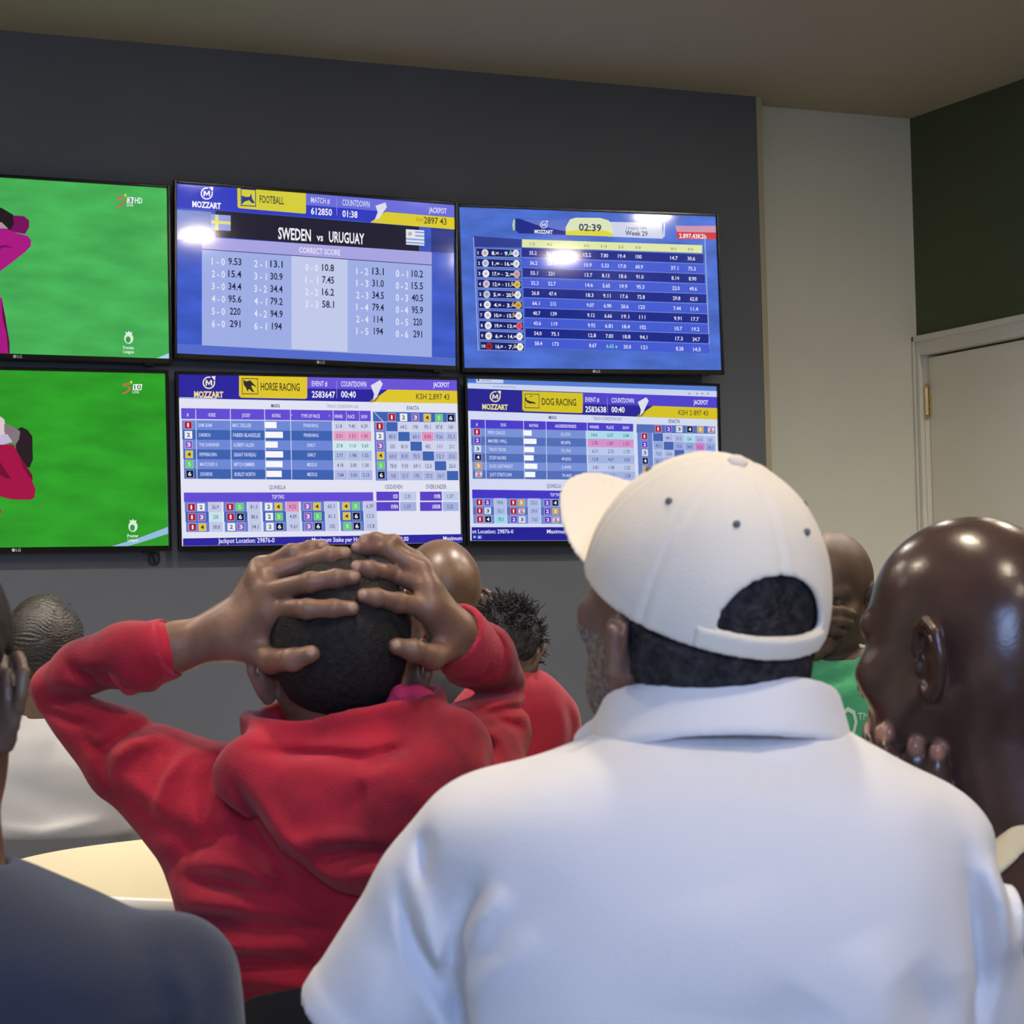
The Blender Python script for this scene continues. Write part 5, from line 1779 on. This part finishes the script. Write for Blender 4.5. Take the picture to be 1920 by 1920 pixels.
surf('shirt', p5_shirt, Q(-180, 1650, 0) - [.15, .25, 0], Q(350, 1300, 0) + [.15, .25, .05], .007, C_grey, p.root)
lower_body(p, 0.0, 0.02, .44, .06, ztop=.66)
stool(p, 'the pale grey shirt with twisted hair', .42)

# ------------------------------------------------------------------ bald person in the middle distance
p = Person('bald person partly hidden behind raised hands of the red hooded sweatshirt', 815, 1400, 5.45)
Q = p.Q
Cd = Q(823, 1120); Rd = rot(22, 0, 4); DS = 1.11
DT = p.rows([(1235, 770, 880, 0, .055), (1265, 720, 920, 0, .08), (1300, 680, 950, 0, .10), (1400, 665, 965, 0, .115), (1600, 675, 955, 0, .115), (1720, 680, 950, 0, .115)])


def p6_body(P):
    d = head(P, Cd, Rd, DS)
    d = smin(d, cone(P, Q(828, 1165, -.01), Q(822, 1280, 0), .062, .066), .03)
    d = smin(d, loft(P, DT, 2.4) + .02, .012)
    for g in (-1, 1):
        s0 = Q(815, 1340, 0) + np.array([g * .15, 0, 0]); e = s0 + np.array([g * .02, .06, -.24]); w = e + np.array([-g * .06, .22, .02])
        d = smin(d, chain(P, [s0, e, w], [.042, .036, .028]), .02)
        d = smin(d, ell(P, w + np.array([-g * .03, .05, 0]), (.04, .06, .025)), .02)
    return d


surf('body', p6_body, Q(640, 1750, 0) - [.1, .3, 0], Q(990, 980, 0) + [.1, .5, .05], .0055, S_far, p.root)
def p6_shirt(P):
    d = loft(P, DT, 2.4)
    for g in (-1, 1):
        s0 = Q(815, 1335, 0) + np.array([g * .145, 0, 0])
        d = smin(d, chain(P, [s0, s0 + np.array([g * .02, .05, -.18])], [.055, .052]), .03)
    return smax(d, -cone(P, Q(824, 1180, 0), Q(820, 1252, 0), .062, .068), .006) + .002 * wob(P, 24, 3)
surf('shirt', p6_shirt, Q(620, 1750, 0) - [.1, .25, 0], Q(1010, 1220, 0) + [.1, .25, .05], .008, C_char, p.root)
lower_body(p, 0.0, 0.02, .44, .04, ztop=.66)
stool(p, 'the charcoal shirt with a bald head', .42)

# ------------------------------------------------------------------ person bent forward in wine red
p = Person('person in a wine red shirt with fuzzy dark hair, bent forward', 962, 1400, 4.85)
Q = p.Q
Cr = Q(948, 1226, .02); Rr = rot(-10, -35, 6); RS = .86
RT = p.rows([(1252, 925, 1012, .02, .05), (1275, 880, 1045, 0, .08), (1320, 852, 1074, 0, .10), (1370, 842, 1084, 0, .11), (1450, 842, 1086, 0, .115), (1600, 850, 1080, 0, .115), (1700, 855, 1070, 0, .115)])


def p7_body(P):
    d = head(P, Cr, Rr, RS)
    d = smin(d, cone(P, Q(950, 1235, .02), Q(962, 1300, 0), .052, .056), .03)
    d = smin(d, loft(P, RT, 2.4) + .018, .012)
    for g in (-1, 1):
        s0 = Q(962, 1360, 0) + np.array([g * .10, 0, 0]); e = s0 + np.array([g * .01, .06, -.22]); w = e + np.array([-g * .05, .20, .02])
        d = smin(d, chain(P, [s0, e, w], [.036, .032, .026]), .02)
        d = smin(d, ell(P, w + np.array([-g * .02, .05, 0]), (.036, .055, .024)), .02)
    return d


surf('body', p7_body, Q(820, 1750, 0) - [.1, .3, 0], Q(1110, 1120, 0) + [.1, .5, .05], .0055, S_green, p.root)
def p7_shirt(P):
    d = loft(P, RT, 2.3)
    for g in (-1, 1):
        s0 = Q(962, 1350, 0) + np.array([g * .085, 0, 0])
        d = smin(d, chain(P, [s0, s0 + np.array([g * .012, .05, -.17])], [.046, .046]), .03)
    for pts, w, a in (([(1060, 1310), (1072, 1360), (1066, 1420)], .010, .006), ([(1040, 1300), (1054, 1350), (1048, 1420)], .012, -.004), ([(1000, 1270), (1030, 1310), (1020, 1400)], .02, .003)):
        d = crease(d, P, [Q(x, y) for x, y in pts], w, a, 1, .05)
    return d + .0015 * wob(P, 24, 3)
surf('shirt', p7_shirt, Q(820, 1750, 0) - [.1, .25, 0], Q(1110, 1200, 0) + [.1, .25, .05], .006, C_wine, p.root)
# fuzzy hair: a dark scalp mass with many short locks
rg = random.Random(4)
hm = MB()
for i in range(900):
    z = rg.uniform(-.35, 1); a = rg.uniform(0, 2 * math.pi)
    n_ = np.array([math.sqrt(1 - z * z) * math.cos(a), math.sqrt(1 - z * z) * math.sin(a) - .1, z])
    b0 = Cr + Rr @ (np.array([0, -.01, .034]) + n_ * np.array([.074, .098, .086])) * 1.0 * RS + 0
    dr = Rr @ n_ + np.array([rg.gauss(0, .35), rg.gauss(0, .35), rg.gauss(0.1, .35)])
    dr /= np.linalg.norm(dr)
    L_ = rg.uniform(.012, .032)
    mid = b0 + dr * L_ * .55
    hm.tube([b0, mid, mid + (dr + np.array([rg.gauss(0, .5), rg.gauss(0, .5), rg.gauss(0, .5)])) * L_ * .4], [.0026, .0020, .0006], 4, False)
hair = hm.build('hair', H_curl, p.root, True)
surf('scalp_hair', lambda P: smax(head(P, Cr, Rr, RS, False, False) - .006 + .003 * wob(P, 180, 2), np.maximum(((P - Cr) @ Rr)[:, 1] - .06, -(((P - Cr) @ Rr)[:, 2] + .04)), .006), Cr - .16, Cr + .16, .004, H_curl, hair)
lower_body(p, 0.0, 0.02, .44, .02, ztop=.66, turn=-1.0)
stool(p, 'the wine red shirt', .42)

# ------------------------------------------------------------------ person in the green shirt with a hand over the face
p = Person('person in a green printed shirt holding one hand over the face', 1560, 1350, 4.7)
Q = p.Q
Cg = Q(1560, 1112); Rg = rot(158, -16, -4); GS = 1.0
GT = p.rows([(1198, 1510, 1640, .02, .055), (1228, 1440, 1690, .015, .085), (1262, 1400, 1725, .0, .105), (1320, 1385, 1735, -.01, .12), (1420, 1390, 1730, -.01, .125), (1600, 1400, 1720, 0, .125), (1720, 1400, 1715, 0, .125)])
KG = [Q(1508, 1150, -.112), Q(1504, 1170, -.118), Q(1504, 1188, -.118), Q(1508, 1204, -.112)]
FG = [[Q(1548, 1144, -.122), Q(1578, 1146, -.112), Q(1599, 1152, -.094)], [Q(1546, 1164, -.126), Q(1574, 1164, -.116), Q(1594, 1168, -.098)],
      [Q(1540, 1182, -.126), Q(1564, 1182, -.118), Q(1580, 1186, -.104)], [Q(1536, 1200, -.120), Q(1554, 1200, -.112), Q(1566, 1204, -.102)]]
WG = Q(1448, 1200, -.10)


def p8_body(P):
    d = head(P, Cg, Rg, GS)
    d = smin(d, cone(P, Q(1566, 1165, .02), Q(1568, 1250, .02), .060, .064), .03)
    d = smin(d, loft(P, GT, 2.4) + .018, .012)
    h = hand(P, WG, KG, FG, [Q(1470, 1215, -.11), Q(1500, 1228, -.115), Q(1530, 1226, -.112), Q(1556, 1214, -.11)], .028, .0135, 1.12)
    el_ = Q(1420, 1420, -.12)
    o_ = Q(1560, 1300, 0) + np.array([.165, 0, 0]); e_ = o_ + np.array([.04, -.03, -.26]); w_ = e_ + np.array([-.10, -.20, -.02])
    d = smin(d, chain(P, [o_, e_, w_], [.045, .038, .028]), .02)
    d = smin(d, ell(P, w_ + np.array([-.03, -.05, 0]), (.04, .06, .025)), .02)
    h = smin(h, chain(P, [WG, el_], [.027, .038]), .02)
    d = smin(d, h, .004)
    return smin(d, chain(P, [el_, Q(1430, 1290, 0)], [.038, .045]), .02)


surf('body', p8_body, Q(1380, 1750, 0) - [.1, .35, 0], Q(1740, 980, 0) + [.1, .3, .05], .0042, S_green, p.root)
def p8_hair(P):
    H = (P - Cg) @ Rg
    d = head(P, Cg, Rg, GS, False, False) - .0024
    return smax(d, np.maximum(np.maximum(H[:, 1] - .066, .058 - H[:, 2] - np.where(H[:, 1] < 0, .10, 0)), -1), .006)
0 and surf('hair', p8_hair, Cg - .17, Cg + .17, .004, mat('hair_cropped_brown', srgb(92, 74, 62), 0.7, col2=srgb(74, 58, 50), scale=200, bump=0.3, bscale=500), p.root)


def p8_shirt(P):
    d = loft(P, GT, 2.4)
    s0 = Q(1560, 1300, 0) + np.array([.165, 0, 0])
    d = smin(d, chain(P, [s0, s0 + np.array([.03, -.02, -.17])], [.064, .06]), .03)
    d = smin(d, chain(P, [Q(1430, 1295, 0), Q(1422, 1385, -.085)], [.064, .056]), .03)
    d = smax(d, -cone(P, Q(1568, 1120, .0), Q(1566, 1226, -.012), .062, .068), .006)
    for pts, w, a in (([(1500, 1285), (1560, 1275), (1612, 1240)], .010, .008), ([(1500, 1262), (1550, 1250), (1600, 1238)], .012, -.006), ([(1510, 1310), (1570, 1298), (1625, 1268)], .014, -.007)):
        d = crease(d, P, [Q(x, y) for x, y in pts], w, a, 1, .05)
    return d + .002 * wob(P, 26, 3)


gs = surf('shirt', p8_shirt, Q(1350, 1750, 0) - [.15, .25, 0], Q(1780, 1170, 0) + [.15, .25, .05], .006, C_green, p.root)
surf('neck_trim', lambda P: shell(P, Q(1567, 1222, -.004), rot(0, -14, 6), .071, .070, -.003, .007, .004), Q(1480, 1260, 0) - .06, Q(1650, 1190, 0) + .06, .0022, C_pin, p.root)
# outlined lettering printed across the chest, laid on the cloth
v, fc = glyphs('CLO', 0.006)
xs = [q[0] for q in v]; a_, b__ = min(xs), max(xs)
pp = []
for (x, y) in v:
    s_ = (x - a_) / (b__ - a_)
    pp.append((1514 + s_ * 94, 1392 - y * 84 - s_ * 10))
v2, f2 = glyphs('TM', 0.0)
x2 = [q[0] for q in v2]
pp += [(1609 + (x - min(x2)) / (max(x2) - min(x2)) * 20, 1350 - y * 20) for (x, y) in v2]
fc = list(fc) + [tuple(len(v) + i for i in q) for q in f2]
ts = np.linspace(-.25, .1, 240)
pts = []
for (x, y) in pp:
    L_ = np.stack([Q(x, y, t) for t in ts])
    dd = p8_shirt(L_)
    i = int(np.argmax(dd < .0015)) if (dd < .0015).any() else 120
    pts.append(tuple(L_[i]))
tm = MB()
tm.v = pts
tm.f = list(fc)
tm.build('printed_lettering', mat('cream_print', srgb(206, 226, 200), 0.8), gs)
lower_body(p, 0.0, -0.02, .44, .06, ztop=.66, turn=math.pi)
stool(p, 'the green printed shirt', .42, -0.02)
